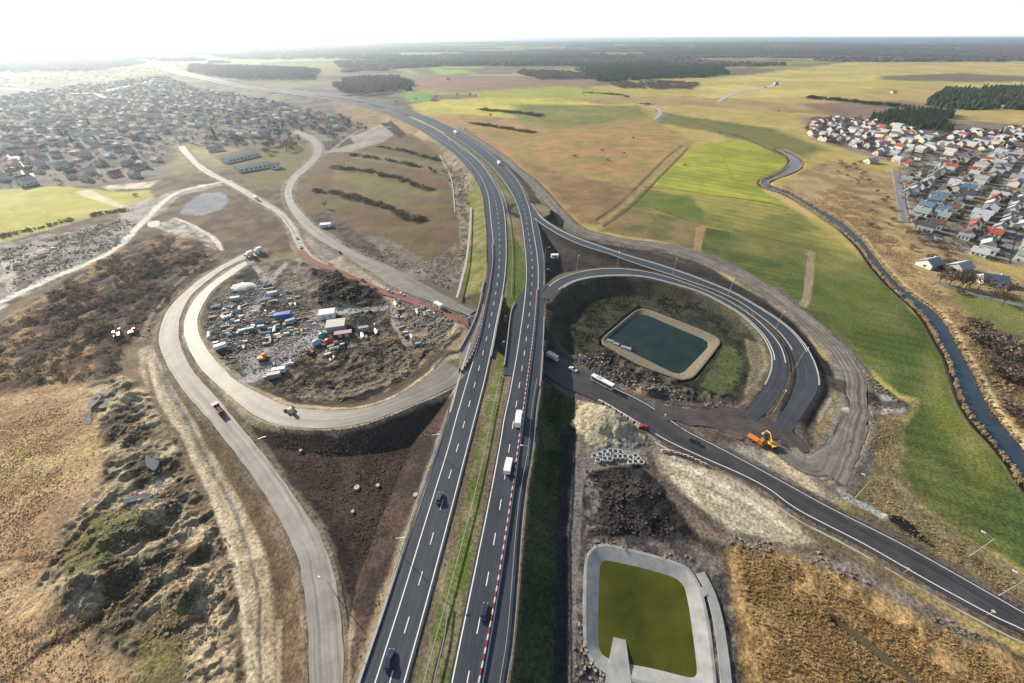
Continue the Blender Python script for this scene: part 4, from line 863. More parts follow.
for k, (px, py, ax, ay) in enumerate([(600,402,609,408),(607,406,613,410),(613,410,620,414),(619,413,626,418),(625,417,632,422),(631,421,638,427),(637,426,640,429),
        (664,451,668,451),(671,452,675,453),(678,454,682,455),(685,456,690,457),(690,458,694,459),(697,461,700,462),(703,464,706,465)]):
    x, y = W(px, py, .45)
    if k == 0:
        b0 = empty('road_barrier', (x, y, .45)); MB().box(-1.1, 1.1, -.3, .3, 0, .35).box(-1.1, 1.1, -.16, .16, .35, 1.0).build('block', WPL, b0); MB().box(-.45, .45, -.32, .32, .36, .98).build('red_panel', RED, b0); o = b0
    else: o = copy_tree(b0); o.location = (x, y, .45)
    o.rotation_euler.z = heading((px, py), (ax, ay), .45)
    side = 'edge of the pale sand heap' if k < 7 else 'lower edge of the muddy junction'
    tag(o, 'red and white plastic barrier in a line along the '+side, 'barrier', 'road barriers along the '+side)
for k, (px, py) in enumerate([(459,311),(462,313),(465,314.5),(468,316),(471,317)]):
    x, y = W(px, py, .45); o = copy_tree(b0); o.location = (x, y, .45); o.rotation_euler.z = heading((459,311),(471,317), .45)
    tag(o, 'plastic barrier in the short row left of the bridge', 'barrier', 'barriers left of the bridge')
# ------------------------------------------------------------------ lamp posts
LM = mat('lamp_pole_steel', (.55,.56,.57), .4, .5, .5, var=.05); LH = mat('lamp_head', (.7,.7,.72), .35, .5)
lamps = [((543.5,285),.0,7,'at the gore beside the motorway where the inner loop starts'),((545,262),.0,7,'on the edge of the dark triangular field beside the motorway'),((576.5,272.5),1.2,6.8,'third along the top of the inner loop road'),((617,268),1.4,6.2,'at the crown of the inner loop road'),((672.5,275),1.2,4.5,'between the two ramps near the middle of their curve'),((728,295.5),1.0,3,'between the two ramps at their upper right'),
 ((775,330),.7,1.6,'beside the outer ramp halfway down its curve'),((795.5,367),.5,1.2,'beside the lower end of the outer ramp'),((774,412),.8,.6,'in the dark gap between the ramp ends'),((855.5,497.5),2.3,.2,'on the grass just above the main road'),((970,556),2.3,.2,'on the grass at the edge of the green meadow'),((999,595.5),2.3,.3,'nearest the right edge beside the main road'),
 ((268,457),.3,1.5,'on the dark earth beside the unfinished loop'),((337,597),2.8,2.5,'beside the unfinished slip road at the bottom'),((435,453.5),0,6,'on the left verge of the motorway near the loop'),((401.6,556),0,6,'on the left verge of the motorway lower down'),((528,465),3.1,7,'on the right edge of the motorway below the white truck')]
l0 = None
for (p, a, z, wh) in lamps:
    x, y = W(*p, z)
    if l0 is None:
        l0 = empty('lamp_post', (x, y, z)); MB().tube((0,0,-1.5), (0,0,.9), .18, .16, 8).build('base', LM, l0)
        MB().tube((0,0,.9), (0,0,11), .11, .07, 8).build('pole', LM, l0); MB().tube((0,0,10.9), (2.2,0,11.4), .06, .05, 6).build('arm', LM, l0)
        MB().box(2.0, 3.1, -.2, .2, 11.32, 11.5, tx=.8, ty=.8).build('lamp_head', LH, l0); o = l0
    else: o = copy_tree(l0); o.location = (x, y, z)
    o.rotation_euler.z = a; tag(o, 'slim grey lamp post '+wh, 'lamp post', 'lamp posts of the interchange')
# ------------------------------------------------------------------ vehicles
GLS = mat('dark_glass', (.015,.02,.025), .08, .6, var=0); TYR = mat('tyre_rubber', (.02,.02,.02), .9); HLT = mat('headlight_glass', (.8,.8,.78), .15, .6)
TLT = mat('tail_light', (.35,.01,.01), .2)
def paint(n_, c): return mat('paint_'+n_, c, .35, .4, var=.12, vs=.8)
def wheel(t, x, y, r=.33, w_=.22):
    o = MB().tube((0, -w_/2, 0), (0, w_/2, 0), r, r, 12).build('wheel', TYR, t); o.location = (x, y, r)
    MB().tube((0, -w_/2-.01, 0), (0, w_/2+.01, 0), r*.55, r*.55, 10).build('rim', MET, o)
def car(p, a, z, cname, col, label, s=1.0, tall=0):
    x, y = W(*p, z); t = empty('car', (x, y, z), a, label, 'car'); pm = paint(cname, col)
    def sec(X, zt, w_, zb=.28): return [(X, -w_/2, zb), (X, -w_/2*1.02, .62), (X, -w_/2*.94, zt), (X, w_/2*.94, zt), (X, w_/2*1.02, .62), (X, w_/2, zb)]
    L = 2.25*s
    MB().loft([sec(-L, .72, 1.5, .4), sec(-L*.95, .92, 1.72), sec(-L*.55, .98, 1.8), sec(L*.3, .96, 1.8), sec(L*.72, .86, 1.76), sec(L*.96, .7, 1.6), sec(L, .55, 1.4, .4)]).build('body', pm, t, bevel=.04)
    T = 1.45+tall
    def cs(X, zt, w_): return [(X, -w_/2, .93), (X, -w_/2*.84, zt), (X, w_/2*.84, zt), (X, w_/2, .93)]
    bk = -L*(.82 if tall else .72)
    MB().loft([cs(bk, .95, 1.55), cs(bk+.45, T-.06, 1.62), cs(L*.02, T-.04, 1.64), cs(L*.42, .95, 1.6)]).build('window', GLS, t)
    MB().box(bk+.42, L*.02, -.66, .66, T-.07, T+.0, tx=.96, ty=.94).build('roof', pm, t)
    for sx in (-1, 1):
        for sy in (-1, 1): wheel(t, sx*L*.62, sy*.83)
    for sy in (-1, 1):
        MB().box(L*.93, L*1.005, sy*.55-.16, sy*.55+.16, .56, .7).build('headlight', HLT, t)
        MB().box(-L*1.005, -L*.93, sy*.6-.14, sy*.6+.14, .66, .82).build('tail_light', TLT, t)
    return t
def truck(p, a, z, label, cabc, boxc, Lb=7.5, name='truck', hb=2.7, open_=False):
    x, y = W(*p, z); t = empty(name, (x, y, z), a, label, name.replace('_', ' ')); w2 = 1.22; tot = Lb+2.3
    MB().box(-tot/2, tot/2-.2, -.45, .45, .55, .85).build('chassis', TYR, t)
    c0 = tot/2-2.0
    MB().loft([[(c0, -w2, .5), (c0, -w2, 2.75), (c0, w2, 2.75), (c0, w2, .5)], [(c0+1.5, -w2, .5), (c0+1.4, -w2*.96, 2.7), (c0+1.4, w2*.96, 2.7), (c0+1.5, w2, .5)], [(c0+2, -w2*.95, .5), (c0+1.75, -w2*.9, 2.1), (c0+1.75, w2*.9, 2.1), (c0+2, w2*.95, .5)]]).build('cab', paint(*cabc), t)
    MB().box(c0+1.2, c0+1.93, -w2*.85, w2*.85, 1.5, 2.2, tx=.95, ty=.95).build('windscreen', GLS, t)
    x0 = -tot/2
    if open_:
        mb = MB(); mb.box(x0, x0+Lb, -w2, w2, .95, 1.15); mb.box(x0, x0+.12, -w2, w2, 1.15, 2.2); mb.box(x0+Lb-.12, x0+Lb, -w2, w2, 1.15, 2.6)
        mb.box(x0+.12, x0+Lb-.12, -w2, -w2+.12, 1.15, 2.3); mb.box(x0+.12, x0+Lb-.12, w2-.12, w2, 1.15, 2.3); mb.build('tipper_body', paint(*boxc), t)
        MB().box(x0+.2, x0+Lb-.2, -w2+.15, w2-.15, 1.15, 2.1, tx=.8, ty=.5).build('load', mat('load_soil', (.10,.08,.06), .95, bump=.1, bs=3), t)
    else:
        MB().box(x0, x0+Lb, -w2-.03, w2+.03, .95, .95+hb).build('cargo_box', paint(*boxc), t, bevel=.05)
    for X in ([c0+.9, x0+1.2, x0+2.4] + ([x0+3.6] if Lb > 9 else [])):
        for sy in (-1, 1): wheel(t, X, sy*(w2-.12), .5, .3)
    for sy in (-1, 1): MB().box(c0+1.93, c0+2.02, sy*.9-.18, sy*.9+.18, .7, .9).build('headlight', HLT, t)
    return t
WH = ('white', (.78,.78,.77)); SB = ('steel_blue', (.03,.06,.10)); DB = ('deep_blue', (.02,.035,.09)); BK = ('black', (.02,.02,.022)); RD = ('red', (.45,.03,.03)); YL = ('yellow', (.70,.42,.05)); OR = ('orange', (.62,.20,.04)); SV = ('silver', (.45,.46,.47)); TL = ('teal', (.05,.22,.22)); BL = ('blue', (.03,.12,.38)); BG = ('beige', (.55,.52,.42))
dn = lambda a, b: heading(a, b, 7)
car((389.5,660), dn((384,683),(400,620)), 7.05, *DB, 'dark blue car lowest on the left carriageway', tall=.1)
car((439.5,499), dn((436,510),(445,475)), 7.05, *SB, 'dark teal car halfway up the left carriageway')
car((484.5,612.5), dn((485,617),(489,590)), 7.05, *DB, 'dark blue hatchback next to the red and white barriers')
truck((518.5,421), dn((516,440),(521,400)), 7.05, 'white box truck on the right carriageway just below the bridge', WH, WH, 6.5)
truck((508.3,468), dn((506,480),(511,455)), 7.05, 'white box van below the other truck on the right carriageway', WH, WH, 4.5, 'van', 2.0)
truck((499,164), dn((505,170),(492,158)), 7.05, 'white lorry on the far right carriageway before the ramp', WH, WH, 8)
truck((455.5,133), dn((460,136),(450,130)), 7.05, 'most distant white lorry on the motorway bend', WH, WH, 12)
car((449.5,140.5), dn((449,140),(455,145)), 7.05, *WH, 'small white car far along the left carriageway')
car((462.5,151), dn((455,145),(465,153)), 7.05, *SV, 'silver car far along the left carriageway behind the white one')
car((524,245), dn((526,260),(524,240)), 7.05, *BK, 'black car in the near lane beside the green median') if False else None
truck((552.5,358.5), heading((545,354),(560,362), .4), .45, 'white van emerging from beneath the motorway bridge', WH, WH, 4.5, 'van', 2.0)
car((573,370), heading((569,368),(577,372), .4), .45, *WH, 'white car between the van and the bus on the lower road', 1.05)
car((694.5,442.5), heading((687,438),(702,446), .4), .45, 'olive', (.05,.07,.06), 'dark green off-road car leaving the muddy junction', 1.15, .35)
car((643.5,427.5), heading((650,428),(638,424), .4), .45, *RD, 'red car parked at the junction next to the sand heap', 1.0, .2)
# bus
x, y = W(602, 384.5, .4); t = empty('bus', (x, y, .45), heading((590,378.5),(614,391), .4), 'long white bus on the lower road near the dark basin', 'bus')
MB().box(-6, 6, -1.27, 1.27, .4, 3.2, tx=.985, ty=.93).build('body', paint(*WH), t, bevel=.08)
MB().box(-5.7, 5.7, -1.285, 1.285, 1.5, 2.5, tx=.99, ty=.975).build('window', GLS, t); MB().box(5.9, 6.03, -1.1, 1.1, 1.2, 2.7).build('windscreen', GLS, t)
MB().box(-3.5, -1, -.6, .6, 3.2, 3.45, tx=.9, ty=.9).build('roof_unit', paint(*SV), t)
for X in (-3.2, 3.8):
    for sy in (-1, 1): wheel(t, X, sy*1.15, .5, .3)
truck((219.5,410.5), heading((228,420),(213,402), 1.4), 1.6, 'dark red tipper truck on the bright unfinished slip road', ('dark_red', (.30,.03,.03)), ('dark_red', (.30,.03,.03)), 5.5, 'tipper_truck', open_=True)
truck((249.5,256.3), heading((255,254),(245,258), 1.3), 1.4, 'white box truck parked at the start of the bright loop road', WH, WH, 4)
truck((258.5,252.3), heading((264,250),(254,254), 1.3), 1.3, 'white box truck parked just behind another at the road start', WH, WH, 4)
x, y = W(438.5, 306, .3)
def cabin(p, z, a, L, Wd, Hh, wall, roofc, label, name='site_cabin', cat='cabin', group=None):
    x, y = W(*p, z); t = empty(name, (x, y, z), a, label, cat, group)
    MB().box(-L/2, L/2, -Wd/2, Wd/2, 0, Hh).build('wall', paint(*wall), t); MB().box(-L/2-.1, L/2+.1, -Wd/2-.1, Wd/2+.1, Hh, Hh+.15).build('roof', paint(*roofc), t)
    MB().box(L*.1, L*.1+.9, -Wd/2-.03, -Wd/2+.05, .1, min(2.1, Hh*.85)).build('door', GLS if wall[0] == 'white' else paint(*SV), t)
    for k in (-.35, -.12): MB().box(L*k, L*k+1.0, -Wd/2-.03, -Wd/2+.05, 1.0, 1.9 if Hh > 2 else Hh*.8).build('window', GLS, t)
    return t
cabin((438.5,307), .3, heading((430,301),(447,311)), 6.5, 2.8, 2.6, WH, WH, 'white cabin beside the red strip left of the bridge')
cabin((554.6,257.5), 6.0, .05, 5.2, 2.6, 2.4, WH, WH, 'small white cabin alone in the dark triangular field')
cabin((326,226.5), .2, .2, 9, 5, 2.6, WH, WH, 'pale shed beside the bend of the access road in the brown field')
# excavators
def excavator(p, a, z, col, label, s=1.0):
    x, y = W(*p, z); t = empty('excavator', (x, y, z), a, label, 'excavator'); t.scale = (s, s, s); pm = paint(*col)
    for sy in (-1, 1):
        MB().loft([[(X, sy*1.2-.3, a_), (X, sy*1.2+.3, a_), (X, sy*1.2+.3, b_), (X, sy*1.2-.3, b_)] for X, a_, b_ in ((-2, .35, .6), (-1.7, 0, .9), (1.7, 0, .9), (2, .35, .6))]).build('track', TYR, t)
    MB().box(-2.2, 1.2, -1.3, 1.3, 1.0, 2.1, tx=.96, ty=.94).build('body', pm, t, bevel=.1); MB().box(-2.4, -1.8, -1.2, 1.2, 1.05, 1.9).build('counterweight', paint(*BK), t)
    c = MB().box(-.3, 1.3, .25, 1.25, 2.1, 3.1, tx=.85, ty=.9).build('cab', pm, t); MB().box(-.15, 1.33, .3, 1.27, 2.3, 2.9, tx=.9, ty=.95).build('window', GLS, c)
    arm = MB().tube((.9, -.3, 1.9), (3.4, -.3, 4.3), .3, .24, 6).tube((3.4, -.3, 4.3), (5.6, -.3, 3.6), .24, .2, 6).build('boom', pm, t)
    MB().tube((5.6, -.3, 3.6), (6.3, -.3, 1.2), .2, .16, 6).build('arm', pm, t)
    MB().loft([[(6.0, -.8, 1.3), (6.0, .2, 1.3), (6.7, .2, 1.2), (6.7, -.8, 1.2)], [(5.6, -.8, .5), (5.6, .2, .5), (6.5, .2, .2), (6.5, -.8, .2)]]).build('bucket', paint(*SV), t)
    return t
ex = ghs([(119,337),(135,333),(771,443),(262,361),(312,354),(288,345)])
excavator((119,337), 2.2, ex[0][2], OR, 'orange excavator at the far left edge of the dark scrub', 1.2)
excavator((135,333.5), .6, ex[1][2], RD, 'reddish excavator beside the orange one next to the track')
excavator((771,446), 1.7, ex[2][2], YL, 'yellow excavator on the sand patch above the main road', .95)
excavator((264,360), .3, ex[3][2], OR, 'orange and red excavator on the grey yard floor', 1.1)
excavator((311,354), 2.6, ex[4][2], ('maroon', (.25,.04,.04)), 'maroon excavator at the right edge of the grey yard floor')
# bulldozer
x, y = W(291.5, 412.5, 3.2); t = empty('bulldozer', (x, y, 3.15), heading((291,412),(287,408), 3), 'dusty beige bulldozer on the curve of the unfinished loop', 'bulldozer'); t.scale = (1.2, 1.2, 1.2)
for sy in (-1, 1): MB().loft([[(X, sy*1.1-.3, a_), (X, sy*1.1+.3, a_), (X, sy*1.1+.3, b_), (X, sy*1.1-.3, b_)] for X, a_, b_ in ((-2, .35, .6), (-1.6, 0, 1.0), (1.5, 0, .9), (1.9, .35, .6))]).build('track', TYR, t)
MB().box(-1.6, 1.6, -.75, .75, .7, 1.6, tx=.95, ty=.9).build('body', paint(*BG), t, bevel=.06); MB().box(-1.3, .2, -.7, .7, 1.6, 2.8, tx=.9, ty=.9).build('cab', paint(*BG), t)
MB().loft([[(2.2, -1.8, 0), (2.5, -1.8, .5), (2.3, -1.8, 1.2), (2.2, -1.8, 1.2), (2.35, -1.8, .5)], [(2.2, 1.8, 0), (2.5, 1.8, .5), (2.3, 1.8, 1.2), (2.2, 1.8, 1.2), (2.35, 1.8, .5)]]).build('blade', paint(*BG), t)
# orange low loader left of yellow excavator
truck((755,441), heading((746,436),(764,447)), .5, 'orange flatbed truck standing left of the yellow excavator', OR, OR, 4.2, 'flatbed_truck', .5)
# ------------------------------------------------------------------ concrete pipes and rings
PIP = mat('pipe_concrete', (.50,.51,.50), .8, var=.1, vs=.5)
def ring_mb(ro, ri, h, n=16):
    V = []; 
    for r_, z in ((ro, 0), (ro, h), (ri, h), (ri, 0)): V += [(r_*cos(2*pi*k/n), r_*sin(2*pi*k/n), z) for k in range(n)]
    return MB().add(V, [(a*n+k, a*n+(k+1) % n, ((a+1) % 4)*n+(k+1) % n, ((a+1) % 4)*n+k) for a in range(4) for k in range(n)])
pp = [(370,525),(410,515),(440,498),(480,490),(515,495),(547,500),(395,552),(442,545),(475,547),(462,518),(512,530),(545,530),(580,530),(618,537),(650,525),(615,568),(650,565),(690,568),(670,545)]
pp = [(540+a/6.827, 380+b/6.827) for a, b in pp]; g3 = ghs(pp); o0 = None
for k, (g, p) in enumerate(zip(g3, pp)):
    if o0 is None: o = o0 = ring_mb(1.15, .95, 1.1).build('concrete_ring', PIP)
    else: o = o0.copy(); link(o)
    o.location = (g[0], g[1], g[2]); tag(o, 'pale concrete ring in the cluster standing below the sand heap', 'concrete ring', 'concrete rings below the sand heap')
mh = [(357,488,'largest pale manhole ring on the dark earth between loop and motorway'),(378,486,'small manhole ring right of the largest one on the dark earth'),(415.5,495.5,'pale manhole ring near the motorway edge'),(301,451,'small manhole ring high on the dark earth below the loop'),(353,512,'small manhole ring lowest on the dark earth')]
g3 = ghs([m[:2] for m in mh])
for k, (m, g) in enumerate(zip(mh, g3)):
    t = empty('manhole', (g[0], g[1], g[2]), 0, m[2], 'manhole'); r_ = (1.0, .7, .8, .6, .6)[k]
    ring_mb(r_, r_*.75, .7).build('collar', PIP, t); MB().tube((0,0,.55), (0,0,.66), r_*.76, r_*.76, 14).build('cover', KRB, t)
# ------------------------------------------------------------------ scatter helpers
def wpts(P, n, z=0):
    Q = [W(a, b, z) for a, b in P]; A = np.array(Q); out = []; tot = 0
    while tot < n:
        x = rng.uniform(A[:, 0].min(), A[:, 0].max(), n*3); y = rng.uniform(A[:, 1].min(), A[:, 1].max(), n*3)
        k = poly_sd(x, y, Q) < 0; out.append(np.c_[x[k], y[k]]); tot += k.sum()
    p = np.concatenate(out)[:n]
    return np.c_[p, terrain(p[:, 0], p[:, 1], False)[0]]
def merge(name, T, pos, sc3, rot, m, label=None, cat=None, kind='stuff', group=None, tilt=None):
    """one mesh from many copies of the triangle templates T"""
    Vs = []; Fs = []; base = 0
    pick = rng.integers(0, len(T), len(pos)); sc3 = np.broadcast_to(np.asarray(sc3, float).reshape(-1, 3) if np.ndim(sc3) > 1 else np.asarray(sc3, float)[:, None]*np.ones(3), (len(pos), 3))
    for ti, (V, Fc) in enumerate(T):
        q = np.where(pick == ti)[0]
        if not len(q): continue
        v = V[None]*sc3[q][:, None]; c, s = np.cos(rot[q])[:, None], np.sin(rot[q])[:, None]
        x = v[..., 0]*c-v[..., 1]*s; y = v[..., 0]*s+v[..., 1]*c
        v = np.stack([x, y, v[..., 2]], -1)+pos[q][:, None]
        Vs.append(v.reshape(-1, 3)); Fs.append((Fc[None]+(np.arange(len(q))*len(V))[:, None, None]+base).reshape(-1, 3)); base += len(q)*len(V)
    o = mesh_np(name, np.concatenate(Vs), np.concatenate(Fs), 3, m); return tag(o, label, cat, group, kind)
def t_blob(n, s=.22, seed=0, zr=(.0, 1.0), fill=.55):
    """cloud of small leaf/twig faces in a unit crown, uneven outline"""
    r = np.random.default_rng(seed); V = []; 
    lob = r.normal(size=(6, 3)); lob /= np.linalg.norm(lob, axis=1)[:, None]; lob *= .38
    for k in range(n):
        c = lob[k % 6]*[1, 1, .8]; d = r.normal(size=3); d /= np.linalg.norm(d); p = c+d*(r.uniform(fill, 1)**.5)*r.uniform(.35, .62)
        a = r.normal(size=3); a /= np.linalg.norm(a); b = np.cross(a, r.normal(size=3)); b /= np.linalg.norm(b)
        q = s*r.uniform(.6, 1.4); V += [p-a*q*.5, p+a*q*.5, p+b*q*.8]
    V = np.array(V); V[:, 2] = (V[:, 2]+1)*.5*(zr[1]-zr[0])+zr[0]
    return V, np.arange(len(V)).reshape(-1, 3)
def t_conifer(seed=0, n=7):
    r = np.random.default_rng(seed); V = []; Fc = []
    for t in range(3):
        z0, z1, R_ = t*.26+.08, t*.26+.48, .34-.09*t; k = len(V)
        for i in range(n): a = 2*pi*i/n+t; q = R_*r.uniform(.7, 1.25); V.append((q*cos(a), q*sin(a), z0+r.uniform(-.04, .04)))
        V.append((0, 0, z1)); Fc += [(k+i, k+(i+1) % n, k+n) for i in range(n)]
    return np.array(V), np.array(Fc)
def t_lump(seed=0, n=7):
    r = np.random.default_rng(seed); V = [(0, 0, 1)]; Fc = []
    for z, R_ in ((.7, .55), (.2, .75)):
        for i in range(n): a = 2*pi*i/n+r.uniform(-.2, .2); q = R_*r.uniform(.7, 1.2); V.append((q*cos(a), q*sin(a), z*r.uniform(.75, 1.15)))
    for i in range(n):
        j = (i+1) % n; Fc += [(0, 1+i, 1+j), (1+i, 1+n+i, 1+n+j), (1+i, 1+n+j, 1+j)]
    return np.array(V), np.array(Fc)
def t_rock(seed=0):
    r = np.random.default_rng(seed)
    V = np.array([(x, y, z) for z in (-.3, .5) for x, y in ((-.5, -.4), (.5, -.5), (.45, .5), (-.4, .5))])*r.uniform(.6, 1.3, (8, 3))
    Fc = np.array([(0,1,5),(0,5,4),(1,2,6),(1,6,5),(2,3,7),(2,7,6),(3,0,4),(3,4,7),(4,5,6),(4,6,7)])
    return V, Fc
def t_tuft(seed=0, n=6):
    r = np.random.default_rng(seed); V = []
    for k in range(n):
        a = r.uniform(0, 2*pi); b = a+r.uniform(1.2, 2); R_ = r.uniform(.15, .5); o = r.normal(size=2)*.15
        V += [(o[0]+.22*cos(b), o[1]+.22*sin(b), 0), (o[0]-.22*cos(b), o[1]-.22*sin(b), 0), (o[0]+R_*cos(a), o[1]+R_*sin(a), r.uniform(.6, 1.1))]
    return np.array(V), np.arange(len(V)).reshape(-1, 3)
M_CON = mat('conifer_needles', (.018,.032,.014), .9, .1, var=.3, vs=.02, col2=(.045,.065,.022))
M_DEC = mat('bare_twigs', (.10,.075,.06), .95, .1, vs=.03, col2=(.22,.175,.135))
M_DEC2 = mat('bare_twigs_purple', (.075,.048,.042), .95, .1, vs=.05, col2=(.13,.085,.065))
M_BRK = mat('bark', (.07,.055,.04), .95, .1)
M_GB = mat('bush_leaves', (.03,.045,.015), .9, .1, vs=.1, col2=(.07,.075,.03))
M_RD = mat('dry_reeds', (.40,.28,.15), .95, .1, vs=.15, col2=(.62,.48,.29))
M_RD2 = mat('dry_reeds_orange', (.42,.28,.13), .95, .1, vs=.12, col2=(.62,.48,.26))
M_SC = mat('dark_scrub', (.085,.055,.042), .95, .1, vs=.1, col2=(.26,.18,.10))
M_CLD = mat('soil_clods', (.10,.08,.06), .95, .1, vs=.18, col2=(.36,.30,.22))
M_CLD2 = mat('dark_clods', (.025,.022,.022), .95, .1, vs=.3, col2=(.12,.10,.09))
M_STN = mat('broken_stone', (.10,.095,.09), .9, .2, vs=.5, col2=(.42,.40,.37))
TUFT = [t_tuft(k) for k in range(4)]; ROCK = [t_rock(k) for k in range(5)]; LUMP = [t_lump(k) for k in range(4)]; CONI = [t_conifer(k) for k in range(3)]; BLOB = [t_blob(46, .34, k) for k in range(4)]
def scat(name, T, P, n, s0, s1, m, zs=1.0, z=0, sink=0):
    p = wpts(P, n, z); s = rng.uniform(0, 1, n)**1.8*(s1-s0)+s0; sc3 = np.stack([s, s, s*zs*rng.uniform(.7, 1.3, n)], 1); p[:, 2] -= sink
    Q = [W(a, b, z) for a, b in P]; e = poly_sd(p[:, 0], p[:, 1], Q)+(fbm(p[:, 0], p[:, 1], 16, 4, 66)-.5)*26; ed = e < rng.uniform(-9, -1, n); p, sc3 = p[ed], sc3[ed]; n = len(p)
    # patchy: keep more where noise is high
    k = fbm(p[:, 0], p[:, 1], 9, 3, 123) > rng.uniform(.3, .62, n); p, sc3 = p[k], sc3[k]
    # keep clear of road surfaces
    ok = np.ones(len(p), bool)
    for (r, a, b) in GRT:
        d, _ = rib_dist(p[:, 0], p[:, 1], r, 5); ok &= d > .6
    p, sc3 = p[ok], sc3[ok]
    return merge(name, T, p, sc3, rng.uniform(0, 6.28, len(p)), m)
def translucent(m, f=.5):
    n = m.node_tree.nodes; l = m.node_tree.links; b = n['Principled BSDF']; t = n.new('ShaderNodeBsdfTranslucent'); mx = n.new('ShaderNodeMixShader'); mx.inputs[0].default_value = f
    l.new(b.inputs['Base Color'].links[0].from_socket, t.inputs[0]); l.new(b.outputs[0], mx.inputs[1]); l.new(t.outputs[0], mx.inputs[2])
    o = [k for k in n if k.type == 'OUTPUT_MATERIAL'][0]; l.new(mx.outputs[0], o.inputs[0])
for m in (M_RD, M_RD2): translucent(m)
# ---- grass, reeds, clods
LF = [(-200,500),(0,400),(60,392),(90,405),(110,470),(60,515),(38,590),(90,640),(190,700),(200,760),(-200,760)]
scat('dry_reeds', TUFT, LF, 48000, .2, .8, M_RD, .6)
scat('dry_reeds', TUFT, [(40,560),(90,500),(150,470),(220,560),(245,683),(245,760),(190,760),(80,625),(38,600)], 5000, .2, .9, M_RD, .6)
scat('dry_reeds', TUFT, [(728,545),(800,556),(850,575),(940,622),(1024,665),(1200,760),(735,800),(738,683),(732,610)], 60000, .2, .85, M_RD2, .8)
scat('dry_reeds', TUFT, [(845,395),(900,405),(902,470),(925,512),(1010,568),(1060,610),(1000,590),(880,520),(850,495),(862,440)], 9000, .3, .9, M_RD, .5)
scat('dry_reeds', TUFT, [(805,200),(845,222),(880,258),(930,300),(955,335),(985,385),(1020,425),(1024,440),(1050,440),(1010,380),(985,330),(940,290),(905,250),(880,215),(840,180)], 14000, .5, 1.7, M_RD, .7)
scat('scrub', BLOB, [(-60,400),(0,325),(60,285),(105,258),(170,236),(205,248),(215,262),(180,290),(155,325),(110,380),(0,395)], 3800, .8, 2.8, M_SC, .7)
scat('scrub', BLOB, [(40,300),(100,270),(180,245),(210,260),(150,310),(60,350)], 900, 1.2, 3.4, M_DEC2, .7)
scat('soil_clods', ROCK, [(88,395),(125,378),(150,392),(162,420),(192,470),(228,540),(245,600),(248,683),(248,760),(190,760),(160,683),(100,600),(110,480)], 4500, .15, 1.0, M_CLD, .55)
scat('soil_clods', ROCK, [(205,345),(200,320),(240,275),(310,265),(380,292),(440,300),(465,325),(452,352),(425,378),(330,406),(285,402),(240,380)], 14000, .15, .9, M_CLD, .6)
scat('broken_stone', ROCK, [(205,345),(202,320),(225,290),(262,270),(300,300),(330,320),(310,345),(250,385),(225,370)], 6500, .15, 1.2, M_STN, .7)
scat('broken_stone', ROCK, [(400,300),(440,310),(462,328),(445,345),(420,350),(400,330)], 1500, .2, 1.2, M_STN, .8)
scat('soil_clods', ROCK, [(250,428),(340,434),(440,398),(455,390),(418,512),(370,683),(348,683),(338,580),(306,508),(270,458)], 7000, .15, .6, mat('red_brown_clods', (.05,.036,.03), .95, .1, vs=.3, col2=(.12,.085,.065)), .8)
scat('dark_clods', ROCK, [(586,470),(640,466),(668,490),(700,540),(660,545),(590,540),(582,500)], 7000, .12, .9, M_CLD2, .7)
scat('dark_clods', ROCK, [(570,355),(610,350),(640,375),(690,395),(735,398),(722,418),(690,408),(640,392),(600,378)], 5500, .12, .9, M_CLD2, .7)
scat('broken_stone', ROCK, [(570,355),(610,350),(640,375),(690,395),(735,398),(722,418),(690,408),(640,392),(600,378)], 1200, .2, 1.0, M_STN, .8)
scat('soil_clods', ROCK, [(585,540),(700,548),(730,565),(736,683),(726,683),(700,575),(610,545),(592,552),(584,600),(588,683),(574,683),(575,560)], 4500, .15, .9, M_CLD, .9)
scat('broken_stone', ROCK, [(583,655),(610,672),(625,683),(625,720),(580,720)], 700, .2, 1.0, M_STN, .8)
scat('soil_clods', ROCK, [(443,168),(456,162),(470,185),(473,215),(468,250),(460,290),(450,293),(458,262),(460,225)], 3500, .3, 1.3, M_CLD, .9)
scat('soil_clods', ROCK, [(330,245),(380,238),(430,262),(455,248),(460,280),(448,294),(420,283)], 2500, .2, 1.0, M_CLD, .9)
scat('soil_clods', ROCK, [(700,256),(748,276),(800,312),(850,360),(905,405),(880,395),(840,352),(800,318),(750,285)], 3500, .3, 1.2, M_CLD, .9)
scat('soil_clods', ROCK, [(0,300),(0,250),(60,235),(140,214),(150,220),(110,250),(60,274)], 3500, .3, 1.4, M_CLD, .9)
scat('soil_clods', ROCK, [(700,540),(735,535),(820,552),(860,575),(960,625),(990,640),(960,640),(830,575),(735,550)], 3500, .2, 1.0, M_CLD, .9)
scat('green_tussocks', TUFT, [(545,385),(565,398),(572,430),(560,560),(553,683),(512,683),(524,560),(536,450)], 9000, .3, .9, mat('rough_grass', (.035,.055,.02), .9, .1, vs=.3, col2=(.07,.085,.03)), .6)
scat('green_tussocks', TUFT, [(556,330),(560,300),(610,286),(700,300),(745,330),(755,360),(735,400),(725,345),(700,325),(640,305),(600,330),(590,360)], 7000, .4, 1.3, mat('rough_grass2', (.05,.06,.028), .9, .1, vs=.3, col2=(.11,.11,.06)), .6)
